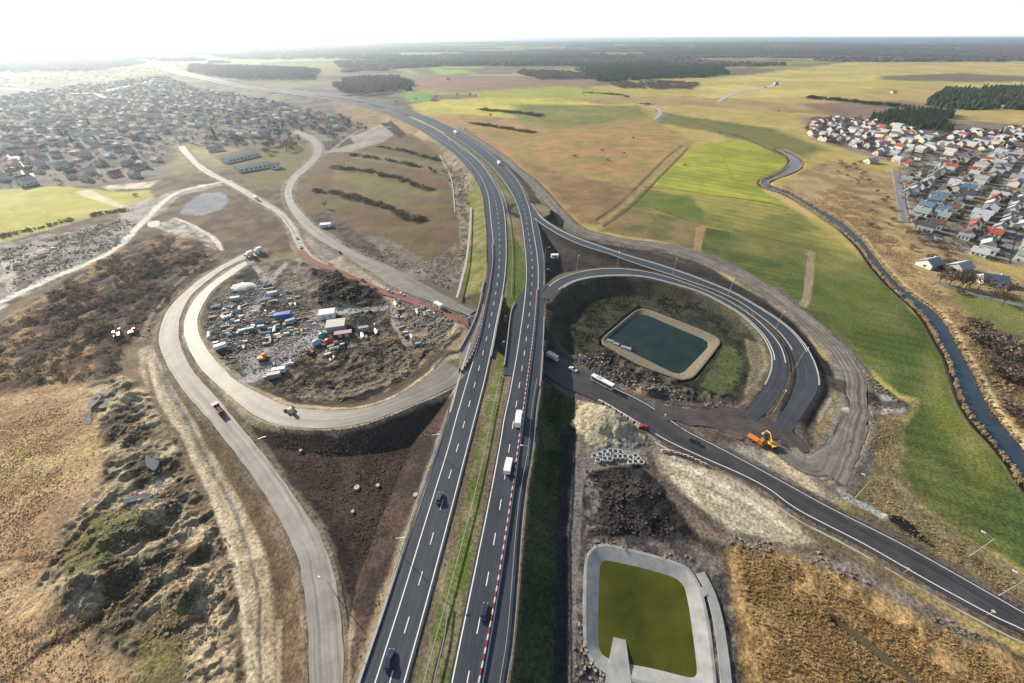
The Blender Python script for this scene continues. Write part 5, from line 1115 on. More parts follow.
# ---- hedgerows in the fields
def hedge(P, hw, hgt, label, m=None, n=None):
    m = m or M_SC; hgt *= 1.3; hw *= 1.3
    c = curve3(P, 0, 3); c, _ = resample(c, 1.2); n = len(c)*3
    i = rng.integers(0, len(c), n); p = c[i].copy(); p[:, 0] += rng.normal(size=n)*hw*.5; p[:, 1] += rng.normal(size=n)*hw*.5
    w_ = (fbm(c[i, 0], c[i, 1], 25, 2, 19)-.5)*hw*2.2; p[:, 1] += w_
    p[:, 2] = terrain(p[:, 0], p[:, 1], False)[0]-.2; s = rng.uniform(.3, 1.0, n)*(.5+1.0*fbm(p[:, 0], p[:, 1], 10, 3, 29))
    s3 = np.stack([s*hgt*.8, s*hgt*.8, s*hgt], 1); k = fbm(p[:, 0], p[:, 1], 12, 2, 9) > .38
    o = merge('hedge', BLOB, p[k]*1.0, s3[k], rng.uniform(0, 6, k.sum()), m, label, 'hedge', None); return o
hedge([(378,147),(400,150),(420,155),(441,161)], 4, 3, 'dark bare hedge nearest the grey mound in the enclosed brown field')
hedge([(348,155),(375,158),(410,165),(446,174)], 4, 3, 'second dark bare hedge from the top of the enclosed brown field')
hedge([(331,167),(355,170),(390,177),(432,191)], 4, 3, 'third dark bare hedge across the enclosed brown field')
hedge([(311,191),(340,194),(375,204),(400,213),(423,221)], 4.5, 3.2, 'lowest and longest dark hedge in the enclosed brown field')
hedge([(470,124),(490,126),(512,130),(535,133)], 5, 4, 'dark hedge on the tan field right of the motorway bend')
hedge([(480,110),(505,112),(542,116)], 7, 5, 'wide dark hedge on the pale field right of the far motorway')
hedge([(584,93),(620,95),(627,97)], 7, 4, 'brown hedge beyond the upper green meadow')
hedge([(806,98),(840,101),(870,104),(902,107)], 14, 7, 'long bushy hedge left of the distant conifer plantation', M_GB)
hedge([(640,104),(650,104)], 4, 3, 'small hedge at the end of the far ditch')
hedge([(0,232+5),(40,228),(90,216),(130,210)], 3, 2.2, 'scrubby hedge along the bottom of the yellow green field')
# ------------------------------------------------------------------ single trees and bushes
def tree_tpl(kind, seed):
    t = empty('bare_tree' if kind == 'bare' else kind, (0, 0, 0)); r = random.Random(seed)
    if kind == 'conifer':
        MB().tube((0,0,-.3), (0,0,9), .22, .05, 6).build('trunk', M_BRK, t)
        V, Fc = t_conifer(seed, 11); V2, F2 = t_conifer(seed+5, 9); V2 = V2*[.8,.8,1]; V2[:, 2] += .08
        V = np.concatenate([V, V2]); Fc = np.concatenate([Fc, F2+len(V)-len(V2)]); mesh_np('crown', V*[10,10,10], Fc, 3, M_CON, t); return t
    if kind == 'bush':
        mb = MB()
        for k in range(4): mb.tube((0,0,-.2), (r.uniform(-.8,.8), r.uniform(-.8,.8), 1.6), .06, .02, 4)
        mb.build('stem', M_BRK, t); V, Fc = t_blob(170, .22, seed, (0, 1)); mesh_np('crown', V*[3.0,3.0,3.0], Fc, 3, M_DEC2 if seed % 2 else M_DEC, t); return t
    mb = MB().tube((0,0,-.3), (0,0,3), .2, .15, 6)
    for k in range(7):
        a = k*.9+r.uniform(-.3,.3); h0 = r.uniform(2, 3.2); e = (r.uniform(1.2,2.4)*cos(a), r.uniform(1.2,2.4)*sin(a), r.uniform(5,7.5)); mb.tube((0,0,h0), e, .1, .03, 4)
    mb.build('trunk', M_BRK, t); V, Fc = t_blob(190, .16, seed, (.25, 1)); mesh_np('crown', V*[4.4,4.4,8.4], Fc, 3, (M_DEC, M_DEC2)[seed % 2], t); return t
BT = [tree_tpl('bare', k) for k in range(4)]; CT = [tree_tpl('conifer', k) for k in range(2)]; BU = [tree_tpl('bush', k) for k in range(4)]
used = set()
def plant(T, xyz, s, label, cat='tree', group=None):
    i = random.randrange(len(T)); o = T[i] if (id(T), i) not in used else copy_tree(T[i]); used.add((id(T), i))
    o.location = xyz; o.scale = (s*random.uniform(.85,1.15), s*random.uniform(.85,1.15), s); o.rotation_euler.z = random.uniform(0, 6.28); return tag(o, label, cat, group)
singles = [((491,118),1.3,'bare tree standing alone on the pale field edge right of the far motorway'),((396,104),1.2,'bare tree beside the bright green patch left of the farm'),((416,101),1.1,'bare tree on the right end of the bright green patch'),((437,99),1.3,'bare tree beside the distant white farmhouse'),((458,97),1.4,'tall bare tree right of the distant farmhouse'),((470,97),1.5,'taller of the two bare trees far right of the farmhouse'),((476,98),1.2,'last bare tree in the line by the farmhouse'),((325,208),.9,'thin bare tree beside the lowest hedge of the enclosed brown field'),
 ((633,140),.7,'small bare tree in the middle of the tan field')]
g3 = ghs([s[0] for s in singles])
for (p, s, lb), g in zip(singles, g3): plant(BT, g, s, lb)
bs = [((575,157),1.4,'dark bush lowest in the tan field'),((602,151),1.2,'dark bush in the middle of the tan field'),((624,153.5),1.0,'dark bush to the right in the tan field'),((608,161),1.0,'small bush below the others in the tan field'),((684,166),1.1,'round dark bush alone in the bright green field'),((136,196),1.2,'round bush on the right end of the yellow green field'),((868,226),1.6,'dark bush on the tan river bank'),((350,200),1.3,'bush beside the long hedge of the enclosed brown field'),((334,146),1.5,'bush next to the grey mound'),((720,134),1.2,'bush on the pale strip right of the far river'),((778,112),1.6,'bush left of the distant village')]
g3 = ghs([s[0] for s in bs])
for (p, s, lb), g in zip(bs, g3): plant(BU, g, s, lb, 'bush')
def inpoly(px, Q): return poly_sd(px[:, 0], px[:, 1], Q) < 0
# bushes along the river
for k, (P, n, s0, s1, T, cat_, lb) in enumerate([([(955,325),(975,322),(1000,335),(1020,360),(1022,385),(1000,382),(980,360)], 26, 1.3, 2.4, BU, 'bush', 'purple brown bush in the thicket on the right bank of the river'),
    ([(900,222),(915,215),(930,235),(960,262),(985,285),(960,305),(930,275),(905,245)], 34, .8, 1.8, BU, 'bush', 'brown bush on the rough bank between river and suburb'),
    ([(830,160),(860,160),(900,215),(895,230),(870,215),(845,185)], 26, .7, 1.6, BU, 'bush', 'scattered bush on the tan meadow between river bend and suburb'),
    ([(990,385),(1024,375),(1040,420),(1024,432),(1000,405)], 10, 1.2, 2.0, BU, 'bush', 'tawny bush right of the wide lower river'),
    ([(925,275),(1000,292),(1024,300),(1024,312),(960,295),(930,285)], 14, .9, 1.6, BT, 'tree', 'bare tree beside the lane below the suburb'),
    ([(215,138),(262,142),(258,152),(222,150)], 16, 1.0, 1.5, BT, 'tree', 'bare tree in the copse above the long barns'),
    ([(262,140),(300,135),(306,142),(286,156),(264,155)], 34, 1.1, 1.7, BT, 'tree', 'bare tree in the wood right of the long barns')]):
    pts = wpts(P, n)
    for g in pts: plant(T, g, random.uniform(s0, s1), lb, cat_, lb.replace('bush', 'bushes').replace('tree', 'trees'))
# ------------------------------------------------------------------ woods
def wood(name, P, n, h, T, m, label, z=0):
    p = wpts(P, n); h3 = rng.uniform(.7, 1.2, n)*h; Q = np.array([W(a, b) for a, b in P]); 
    area = abs(sum(Q[i-1][0]*Q[i][1]-Q[i][0]*Q[i-1][1] for i in range(len(Q))))/2; sp = max((area/n)**.5, h*.35)
    s3 = np.stack([rng.uniform(.8, 1.3, n)*sp*.95]*2+[h3], 1)
    if T is CONI: s3[:, :2] *= 1.6
    e = poly_sd(p[:, 0], p[:, 1], Q.tolist())+(fbm(p[:, 0], p[:, 1], 90, 4, 610)-.5)*160; k_ = (e < -8) & (fbm(p[:, 0], p[:, 1], 45, 4, 612) > rng.uniform(.2, .52, n)); p = p[k_]; s3 = s3[k_]; s3[:, 2] *= .55+.8*fbm(p[:, 0], p[:, 1], 60, 3, 611); n = len(p)
    p[:, 2] -= .3
    return merge(name, T, p, s3, rng.uniform(0, 6, n), m, label, 'wood')
wood('conifer_wood', [(868,118),(885,112),(950,113),(957,125),(950,132),(920,131),(880,124)], 1500, 15, CONI, M_CON, 'dark conifer block above the right hand suburb')
wood('conifer_wood', [(928,100),(945,90),(1024,88),(1300,90),(1300,112),(1024,110),(960,110),(925,106)], 4200, 14, CONI, M_CON, 'distant conifer plantation at the right edge')
wood('conifer_wood', [(575,70),(640,65),(720,67),(730,74),(700,78),(660,79),(600,82),(590,78)], 4200, 17, CONI, M_CON, 'dark flat-topped conifer plantation beyond the meadows')
wood('bare_wood', [(333,86),(345,79),(400,78),(415,84),(412,92),(360,96),(335,93)], 1500, 17, BLOB, M_DEC, 'grey bare wood with dark tops beyond the far motorway')
wood('conifer_wood', [(385,80),(412,82),(414,91),(395,93)], 260, 17, CONI, M_CON, 'dark conifers at the right end of the grey wood')
wood('bare_wood', [(188,65),(256,67),(320,70),(318,80),(256,81),(215,78),(190,73)], 2400, 16, BLOB, M_DEC2, 'dark hazy wood behind the glaring motorway bend')
wood('bare_wood', [(520,70),(580,74),(600,80),(540,80),(518,76)], 900, 14, BLOB, M_DEC, 'bare wood left of the flat conifer plantation')
wood('bare_wood', [(610,84),(660,80),(700,84),(690,90),(620,89)], 500, 9, BLOB, M_DEC, 'scrubby bare wood in front of the conifer plantation')
wood('bare_wood', [(335,62),(390,60),(395,70),(345,74)], 700, 15, BLOB, M_DEC, 'hazy wood above the grey wood')
wood('bare_wood', [(-60,62),(110,58),(150,63),(100,71),(-60,74)], 2200, 14, BLOB, M_DEC2, 'hazy wood behind the left suburb')
wood('bare_wood', [(200,55),(330,52),(400,54),(390,59),(230,60)], 900, 15, BLOB, M_DEC2, 'faint hazy wood far behind the motorway bend')
r_ = 10**rng.uniform(math.log10(1700), math.log10(15000), 90000); a_ = rng.uniform(R(-64), R(64), 90000)
X, Y = r_*np.sin(a_), r_*np.cos(a_); zz, tcol, _ = terrain(X, Y, False)
k = (formask(X, Y) > .5) & (tcol[:, 1] < .07) & (tcol[:, 0] < .06); X, Y, zz, r_ = X[k], Y[k], zz[k], r_[k]
sp = np.maximum(r_*.0075, 10)
for j, (nm, m) in enumerate((('distant_conifer_wood', M_CON), ('distant_bare_wood', M_DEC2))):
    q = np.where((fbm(X, Y, 700, 2, 301) > .5) == (j == 0))[0]
    if len(q): merge(nm, LUMP, np.stack([X[q], Y[q], zz[q]-2], 1), np.stack([sp[q], sp[q], rng.uniform(13, 21, len(q))], 1), rng.uniform(0, 6, len(q)), m)
# ------------------------------------------------------------------ houses
ROOFC = [('red_tile', (.34,.075,.045), 'red'), ('brown_tile', (.13,.07,.05), 'dark brown'), ('grey_sheet', (.30,.32,.34), 'pale grey'), ('anthracite_tile', (.06,.065,.075), 'dark grey'), ('light_sheet', (.40,.42,.43), 'whitish'), ('blue_sheet', (.10,.15,.22), 'blue grey'), ('green_sheet', (.22,.30,.27), 'pale green')]
WALLC = [('white_render', (.60,.58,.54)), ('cream_render', (.58,.50,.38)), ('grey_render', (.42,.41,.39))]
HT = {}
def house_tpl(ri, wi, shape, full=True):
    key = (ri, wi, shape, full)
    if key in HT: return copy_tree(HT[key])
    L, Wd, wh, rh = ((11, 8.5, 3.2, 3.2), (13, 9, 5.2, 2.8), (10, 9, 3.0, .5))[shape]
    t = empty('house', (0, 0, 0)); rm = mat(ROOFC[ri][0], ROOFC[ri][1], .8, .25, var=.15, vs=.5); wm = mat(WALLC[wi][0], WALLC[wi][1], .85, var=.06)
    mb = MB().box(-L/2, L/2, -Wd/2, Wd/2, -.5, wh)
    if shape < 2: mb.add([(-L/2, -Wd/2, wh), (-L/2, Wd/2, wh), (-L/2, 0, wh+rh), (L/2, -Wd/2, wh), (L/2, Wd/2, wh), (L/2, 0, wh+rh)], [(0, 2, 1), (3, 4, 5)])
    mb.build('wall', wm, t)
    e = .5; th = .22
    if shape < 2:
        mb = MB(); dz = e*rh/(Wd/2)
        for s in (-1, 1):
            V = [(-L/2-e, s*(Wd/2+e), wh-dz), (L/2+e, s*(Wd/2+e), wh-dz), (L/2+e, 0, wh+rh), (-L/2-e, 0, wh+rh)]
            V += [(x, y, z+th) for x, y, z in V]; mb.add(V, [(0, 1, 2, 3), (4, 5, 6, 7), (0, 1, 5, 4), (0, 3, 7, 4), (1, 2, 6, 5)])
        rf = mb.build('roof', rm, t)
    else: rf = MB().box(-L/2-.3, L/2+.3, -Wd/2-.3, Wd/2+.3, wh, wh+.35).build('roof', rm, t)
    MB().box(L*.2, L*.2+.7, -.35+.6, .35+.6, wh+rh*.3, wh+rh+.8).build('chimney', wm, rf)
    if full:
        for sy in (-1, 1):
            for k in (-.34, -.05, .24): MB().box(L*k, L*k+1.3, sy*(Wd/2)-.04, sy*(Wd/2)+.04, 1.0, 2.3).build('window', GLS, t)
        MB().box(L/2-.04, L/2+.04, -.5, .5, 0, 2.1).build('door', M_BRK, t)
        MB().box(-L/2-.04, -L/2+.04, -1.4, .1, 1.0, 2.3).build('window', GLS, t)
    HT[key] = t; return t
def lots(P, su, sv, ang, jit=.15, skip=.1):
    Q = [W(a, b) for a, b in P]; A = np.array(Q); c = A.mean(0); Rm = np.linalg.norm(A-c, axis=1).max(); out = []
    nu = int(Rm/su)+1; nv = int(Rm/sv)+1
    for i in range(-nu, nu+1):
        for j in range(-nv, nv+1):
            u = i*su+rng.normal()*jit*su; v = (j+(.22 if j % 2 else 0))*sv+rng.normal()*jit*sv*.6     # pairs of rows with a street between
            out.append((c[0]+u*cos(ang)-v*sin(ang), c[1]+u*sin(ang)+v*cos(ang), i, j))
    o = np.array(out); k = (poly_sd(o[:, 0], o[:, 1], Q) < -2) & (rng.uniform(size=len(o)) > skip); return o[k]
def place_houses(o, ang, n_ind, where, grp, wts, stuffname):
    z = terrain(o[:, 0], o[:, 1], False)[0]; o = np.c_[o, z]; o = o[np.argsort(np.hypot(o[:, 0], o[:, 1]))]
    ok = np.ones(len(o), bool)
    for r in (YR, ST, LLD, MW, RIV):
        d, _ = rib_dist(o[:, 0], o[:, 1], r, 20); ok &= d > 9
    o = o[ok]
    for k, h in enumerate(o[:n_ind]):
        ri = random.choices(range(7), wts)[0]; wi = random.choices(range(3), (6, 3, 2))[0]; sh = random.choices(range(3), (5, 3, 1))[0]
        t = house_tpl(ri, wi, sh, k < 70); t.location = (h[0], h[1], h[4]); t.rotation_euler.z = ang+random.choice((0, pi/2))+random.gauss(0, .06); s = random.uniform(.75, 1.05); t.scale = (s, s*random.uniform(.9, 1.1), random.uniform(.9, 1.15))
        row = 'near row' if k < n_ind*.33 else ('middle row' if k < n_ind*.7 else 'far row')
        kind = ('single storey', 'two storey', 'flat roofed')[sh]; col = ('white', 'cream', 'grey')[wi]
        lb = '%s %s house, %s roof, %s, %s' % (col, kind, ROOFC[ri][2], row, where)
        tag(t, lb, 'house', 'houses: '+lb)
    rest = o[n_ind:]
    if len(rest):
        V = []; Fq = []; mi = []
        for h in rest:
            a = ang+random.choice((0, pi/2)); L, Wd, wh, rh = random.uniform(9, 15), random.uniform(8, 10), random.uniform(3, 5.5), random.uniform(2, 3.2); b0 = len(V)
            for (x, y, zz_) in [(-L/2,-Wd/2,-1),(L/2,-Wd/2,-1),(L/2,Wd/2,-1),(-L/2,Wd/2,-1),(-L/2,-Wd/2,wh),(L/2,-Wd/2,wh),(L/2,Wd/2,wh),(-L/2,Wd/2,wh),(-L/2,0,wh+rh),(L/2,0,wh+rh)]:
                V.append((h[0]+x*cos(a)-y*sin(a), h[1]+x*sin(a)+y*cos(a), h[4]+zz_))
            w_ = random.randrange(2); rc = 2+random.choices(range(7), wts)[0]
            for f_, m_ in (((0,1,5,4),w_),((1,2,6,5),w_),((2,3,7,6),w_),((3,0,4,7),w_),((5,6,9,5),w_),((4,8,7,4),w_),((4,5,9,8),rc),((7,8,9,6),rc)): 
                if len(set(f_)) == 3: f_ = tuple(dict.fromkeys(f_))
                Fq.append(tuple(b0+i for i in f_)); mi.append(m_)
        me = bpy.data.meshes.new(stuffname); me.from_pydata(V, [], Fq)
        for c in WALLC[:2]: me.materials.append(mat(c[0], c[1]))
        for c in ROOFC: me.materials.append(mat(c[0], c[1]))
        me.polygons.foreach_set('material_index', mi); me.update(); tag(link(bpy.data.objects.new(stuffname, me)), kind='stuff')
    return o
VR1 = [(903,200),(898,178),(935,160),(1024,150),(1150,158),(1150,300),(1040,288),(1024,266),(990,261),(930,243),(912,225)]
VR2 = [(805,128),(815,118),(870,120),(925,133),(1024,128),(1150,130),(1150,152),(1024,148),(935,157),(900,168),(870,152),(835,145),(812,138)]
VL = [(-160,110),(0,98),(60,88),(130,80),(165,76),(200,90),(250,96),(300,108),(348,118),(352,128),(330,140),(318,131),(300,128),(265,140),(215,147),(190,150),(178,143),(160,160),(150,176),(60,186),(0,189),(-160,190)]
oR = place_houses(lots(VR1, 15.5, 20, R(38)), R(38), 175, 'suburb over the river', '', (3, 2, 6, 5, 5, 3, 4), 'distant_houses')
oR2 = place_houses(lots(VR2, 19, 24, R(20), .25, .15), R(20), 25, 'village past the meadow', '', (3, 3, 5, 3, 5, 2, 1), 'distant_houses')
VLo = lots(VL, 26, 30, R(-18), .22, .15); VLo = VLo[fbm(VLo[:, 0], VLo[:, 1], 130, 3, 500) > np.interp(VLo[:, 1], [450, 620, 900], [.1, .28, .43])]
oL = place_houses(VLo, R(-18), 100, 'left hazy suburb', '', (6, 4, 5, 5, 8, 1, 0), 'distant_houses')
# streets in the suburbs
STM = road_mat('suburb_street', (.20,.20,.20), .8, .3, .2, .2)
for P, hw in (([(1003,262),(1010,235),(1012,205),(1006,180),(1000,160)], 3), ([(935,282),(970,292),(1010,303),(1060,318)], 2.5), ([(896,170),(899,190),(905,222)], 3.5), ([(940,240),(925,210),(915,180)], 2.2), ([(0,145),(15,158),(28,172),(30,186)], 5), ([(-40,130),(60,128),(130,122),(180,118),(240,116)], 3), ([(95,93),(110,100),(122,105)], 6)):
    rib_mesh('street', rib_center(P, hw, .35), STM if P[0][0] > 800 else GRAV, .1, jag=.5)
extra = [((928,266,0),'white house alone on the lane below the suburb',2,0,R(20)),((958,270),'small shed-like house beside the lane below the suburb',4,2,R(20)),((990,283),'wide dark blue roofed house at the lower right of the suburb',5,0,R(-20)),((870,163),'pale pink roofed house apart on the tan meadow',4,1,R(10)),((434,101),'white farmhouse far beyond the motorway',4,0,0),((448,80),'tiny farmhouse in the distant brown fields',0,0,.3),((893,93),'tiny white farmhouse beside the far conifer plantation',4,0,.2),((776,84),'white farm building far out in the yellow fields',4,0,.1),((1020,228),'large whitish roofed house at the right edge of the suburb',4,0,R(38))]
g3 = ghs([e[0][:2] for e in extra])
for (p, lb, ri, wi, a), g in zip(extra, g3):
    t = house_tpl(ri, wi, 0, True); t.location = g; t.rotation_euler.z = a; t.scale = (1.2, 1.2, 1); tag(t, lb, 'house')
# long barns
def barn(p, q, wd, roofm, label):
    (x0, y0), (x1, y1) = W(*p), W(*q); L = math.hypot(x1-x0, y1-y0); a = math.atan2(y1-y0, x1-x0); t = empty('barn', ((x0+x1)/2, (y0+y1)/2, .2), a, label, 'barn')
    MB().box(-L/2, L/2, -wd/2, wd/2, -.5, 4).add([(-L/2,-wd/2,4),(-L/2,wd/2,4),(-L/2,0,6),(L/2,-wd/2,4),(L/2,wd/2,4),(L/2,0,6)], [(0,2,1),(3,4,5)]).build('wall', mat('white_render', (.72,.70,.66)), t)
    mb = MB()
    for s in (-1, 1):
        V = [(-L/2-.6, s*(wd/2+.6), 3.85), (L/2+.6, s*(wd/2+.6), 3.85), (L/2+.6, 0, 6.1), (-L/2-.6, 0, 6.1)]; V += [(x, y, z+.2) for x, y, z in V]; mb.add(V, [(0,1,2,3),(4,5,6,7),(0,1,5,4),(0,3,7,4),(1,2,6,5)])
    mb.build('roof', roofm, t)
    k = -L/2+3
    while k < L/2-4: MB().box(k, k+2.4, -wd/2-.05, -wd/2+.05, 1.2, 2.8).build('window', GLS, t); k += 5.5
BRF = mat('teal_sheet_roof', (.10,.19,.24), .45, .5, var=.1, vs=.2); BRF2 = mat('dark_sheet_roof', (.16,.18,.23), .5, .5, var=.1, vs=.2)
barn((237,172), (270,166), 15, BRF, 'long low barn with teal roof, the nearer of the two'); barn((225,163), (257,155.5), 14, BRF2, 'long barn with dark grey roof behind the teal one')
barn((208,152), (224,150), 10, BRF, 'short barn with teal roof up left of the long barns'); barn((272,168.5), (280,168), 9, BRF, 'small annex building right of the teal barn')
# village trees
def vtrees(P, n, T, lb, s0=.7, s1=1.2):
    for g in wpts(P, n): plant(T, g, random.uniform(s0, s1), lb, 'tree', lb.replace('tree', 'trees').replace('conifer ', 'conifers '))
vtrees(VL[:], 60, BT, 'bare tree among the far houses of the hazy left suburb', .9, 1.5)
vtrees([(-60,150),(150,140),(215,147),(178,143),(160,160),(150,176),(60,186),(-60,189)], 75, BT, 'bare tree in the nearest gardens of the left suburb', .7, 1.3)
vtrees([(-60,120),(160,110),(348,118),(330,140),(215,147),(-60,150)], 40, CT, 'dark conifer among the houses of the left suburb', .7, 1.2)
vtrees([(300,112),(348,118),(370,128),(380,138),(345,142),(325,146),(318,131)], 24, BT, 'dark bare tree at the right end of the left suburb', .9, 1.4)
vtrees(VR1, 80, BT, 'bare garden tree in the suburb beyond the river', .5, .95); vtrees(VR1, 26, CT, 'dark conifer in the suburb beyond the river', .5, .9)
vtrees(VR2, 45, BT, 'bare tree in the village right of the far meadow', .9, 1.5); vtrees(VR2, 15, CT, 'dark conifer in the village right of the far meadow', .8, 1.3)
# woody mass between distant houses
for P, n in ((VL, 4500), (VR2, 1500), (VR1, 2600), ([(0,60),(150,60),(200,66),(180,76),(60,84),(0,88)], 900)):
    p = wpts(P, n); s = rng.uniform(1.5, 5, n)*np.interp(p[:, 1], [500, 900], [.7, 1.5]) if P is not VR1 else rng.uniform(1, 3.6, n)*.9; merge('garden_scrub', BLOB, p, np.stack([s, s, s*.8], 1), rng.uniform(0, 6, n), M_DEC2)
# ------------------------------------------------------------------ things in the builders' yard
yardc = [('white', (.75,.75,.74)), ('blue', (.03,.12,.38)), ('grey', (.35,.36,.37)), ('red', (.45,.03,.03)), ('rust', (.22,.08,.04)), ('teal', (.05,.22,.22)), ('pale_blue', (.35,.45,.55))]
def container(cn, L=6.1, Wd=2.45, Hh=2.6):
    t = empty('container', (0,0,0)); m = paint(cn[0], cn[1]); mb = MB().box(-L/2, L/2, -Wd/2, Wd/2, .1, Hh)
    for k in range(int(L/.6)): X = -L/2+.3+k*.6; mb.box(X-.08, X+.08, -Wd/2-.05, Wd/2+.05, .2, Hh-.1)
    mb.build('body', m, t); MB().box(L/2, L/2+.06, -Wd/2+.1, -.03, .2, Hh-.1).build('door', m, t); MB().box(L/2, L/2+.06, .03, Wd/2-.1, .2, Hh-.1).build('door', m, t); return t
def pipes(cn):
    t = empty('pipe_stack', (0,0,0)); 
    for k, (y, z) in enumerate(((-.7,.35),(0,.35),(.7,.35),(-.35,.95),(.35,.95))): MB().tube((-3,y,z), (3,y,z), .33, .33, 8).build('pipe', paint(*cn), t)
    return t
def planks(cn):
    t = empty('timber_stack', (0,0,0)); m = mat('timber', (.38,.27,.15), .85, var=.2, vs=2)
    for k in range(4): MB().box(-2.2+.1*(k % 2), 2.2+.1*(k % 2), -.9, .9, .15+.32*k, .40+.32*k).build('layer', m, t)
    for x in (-1.5, 1.5): MB().box(x-.1, x+.1, -1, 1, 0, .14).build('bearer', m, t)
    return t
def pallet(cn):
    t = empty('pallet_stack', (0,0,0)); MB().box(-.6, .6, -.5, .5, 0, .14).box(.7, 1.9, -.5, .5, 0, .14).build('pallet', mat('timber', (.38,.27,.15)), t)
    MB().box(-.55, .55, -.45, .45, .15, 1.2, tx=.94, ty=.94).box(.75, 1.85, -.45, .45, .15, .9, tx=.94, ty=.94).build('wrapped_load', paint(*cn), t); return t
def bars(cn):
    t = empty('formwork_stack', (0,0,0)); m = paint(*cn)
    for k in range(5): MB().box(-1.6, 1.6, -.5+.05*k, .6+.05*k, .05+.22*k, .22+.22*k).build('panel', m, t)
    MB().box(-1.5, -1.3, -.7, .9, -.1, .05).box(1.3, 1.5, -.7, .9, -.1, .05).build('bearer', mat('timber', (.38,.27,.15)), t); return t
def tank(cn):
    t = empty('tank', (0,0,0)); MB().tube((-1.4,0,1.1), (1.4,0,1.1), .85, .85, 12).build('drum', paint(*cn), t); MB().box(-1.2,-.9,-.7,.7,0,.5).box(.9,1.2,-.7,.7,0,.5).build('saddle', paint(*SV), t); return t
mk = [('shipping container', container), ('stack of pipes', pipes), ('stack of timber', planks), ('pair of wrapped pallets', pallet), ('stack of formwork panels', bars), ('storage tank on saddles', tank)]
YT = {}
def ythings(P, n, where, wts=(1, 4, 4, 7, 7, 1)):
    for g in wpts(P, int(n*.7)):
        i = random.choices(range(6), wts)[0]; cn = random.choices(yardc, (9, 1, 8, 1, 3, .6, 3))[0]
        if i == 2: cn = ('timber', None)
        if (i, cn[0]) not in YT: YT[(i, cn[0])] = o = mk[i][1](cn)
        else: o = copy_tree(YT[(i, cn[0])])
        d = min(rib_dist(np.array([g[0]]), np.array([g[1]]), r, 8)[0][0] for r in (LIN, LLD))
        o.location = g if d > 3 else (g[0]+6, g[1]-2, g[2]); o.rotation_euler.z = R(25)+random.choice((0, 0, 0, pi/2))+random.gauss(0, .12); o.scale = (random.uniform(.6, 1.0),)*3
        lb = '%s%s %s' % ('' if i == 2 else cn[0].replace('_', ' ')+' ', mk[i][0], where); tag(o, lb, mk[i][0].split(' of ')[0].split(' on ')[0], 'yard stock: '+lb)
ythings([(205,330),(212,305),(238,300),(262,318),(250,345),(228,360),(212,350)], 62, 'at the left side of the builders yard')
ythings([(262,285),(292,282),(300,300),(290,318),(262,318)], 40, 'in the upper middle of the builders yard')
ythings([(250,325),(310,318),(316,328),(290,342),(255,348)], 58, 'in the rows across the middle of the builders yard')
ythings([(262,365),(300,352),(305,358),(285,378),(262,380)], 16, 'on the lower edge of the grey yard floor')
ythings([(318,342),(345,345),(350,358),(325,362)], 16, 'near the red and teal tents of the yard')
ythings([(395,300),(402,300),(405,322),(420,345),(410,348),(396,325)], 26, 'beside the crossing track left of the bridge', (1, 3, 2, 6, 6, 1))
ythings([(420,305),(436,312),(430,322),(415,318)], 14, 'on the sand left of the white cabin', (0, 3, 2, 6, 6, 0))
ythings([(360,325),(378,325),(380,338),(360,340)], 12, 'right of the large yard hall', (1, 2, 2, 5, 5, 1))
g3 = ghs([(328,316),(337,328),(344,336),(284,318.5),(223,318),(225,319),(228,318),(231,317),(323,336),(317,343),(329,342),(243,287),(236,300),(280,372),(275,377),(364,330),(255,352),(240,338)])
def at(k): return g3[k]
def hall(k, a, L, Wd, Hh, wall, roofc, lb):
    t = empty('hall', tuple(at(k)), a, lb, 'hall'); MB().box(-L/2, L/2, -Wd/2, Wd/2, -.3, Hh).build('wall', paint(*wall), t); MB().box(-L/2-.2, L/2+.2, -Wd/2-.2, Wd/2+.2, Hh, Hh+.25).build('roof', paint(*roofc), t)
    for q in (-.3, .1): MB().box(L*q, L*q+2, -Wd/2-.05, -Wd/2+.05, 0, 2.4).build('door', paint(*SV), t)
hall(0, .25, 9, 6, 3.2, WH, WH, 'white flat roofed hall at the top of the yard'); hall(1, .25, 10, 8, 3.5, ('grey', (.35,.36,.37)), BG, 'beige roofed hall in the yard behind the red cabins'); hall(2, .25, 9, 3, 2.6, ('maroon', (.25,.04,.04)), ('pinkish', (.5,.3,.3)), 'low red walled cabin in front of the beige hall')
def put(fn, k, cn, lb, cat_, s=1, a=.3):
    o = fn(cn); o.location = tuple(at(k)); o.rotation_euler.z = a; o.scale = (s, s, s); tag(o, lb, cat_)
put(container, 3, yardc[1], 'bright blue long container in the middle of the yard', 'container', 1.5); 
for k in range(4): put(tank, 4+k, yardc[0], 'white tank, %s of four in a row at the left of the yard' % ('leftmost', 'second', 'third', 'rightmost')[k], 'tank', .9, 1.6)
def tent(k, cn, lb, s=1):
    t = empty('tent', tuple(at(k)), random.uniform(0, 1), lb, 'tent'); secs = []
    for X in np.linspace(-2.6, 2.6, 5): 
        q = (1-(X/3.1)**2)**.5; secs.append([(X, 2.4*q*cos(b), 2.4*q*sin(b)) for b in np.linspace(0, pi, 8)])
    MB().loft(secs).build('canopy', paint(*cn), t, smooth=True); MB().box(2.2, 2.5, -.6, .6, 0, 1.4).build('door', paint(*BK), t); t.scale = (s, s, s)
tent(8, TL, 'teal rounded tent beside the halls'); tent(9, ('pale_blue', (.12,.28,.38)), 'blue rounded tent lowest beside the halls'); tent(10, RD, 'red rounded tent beside the halls')
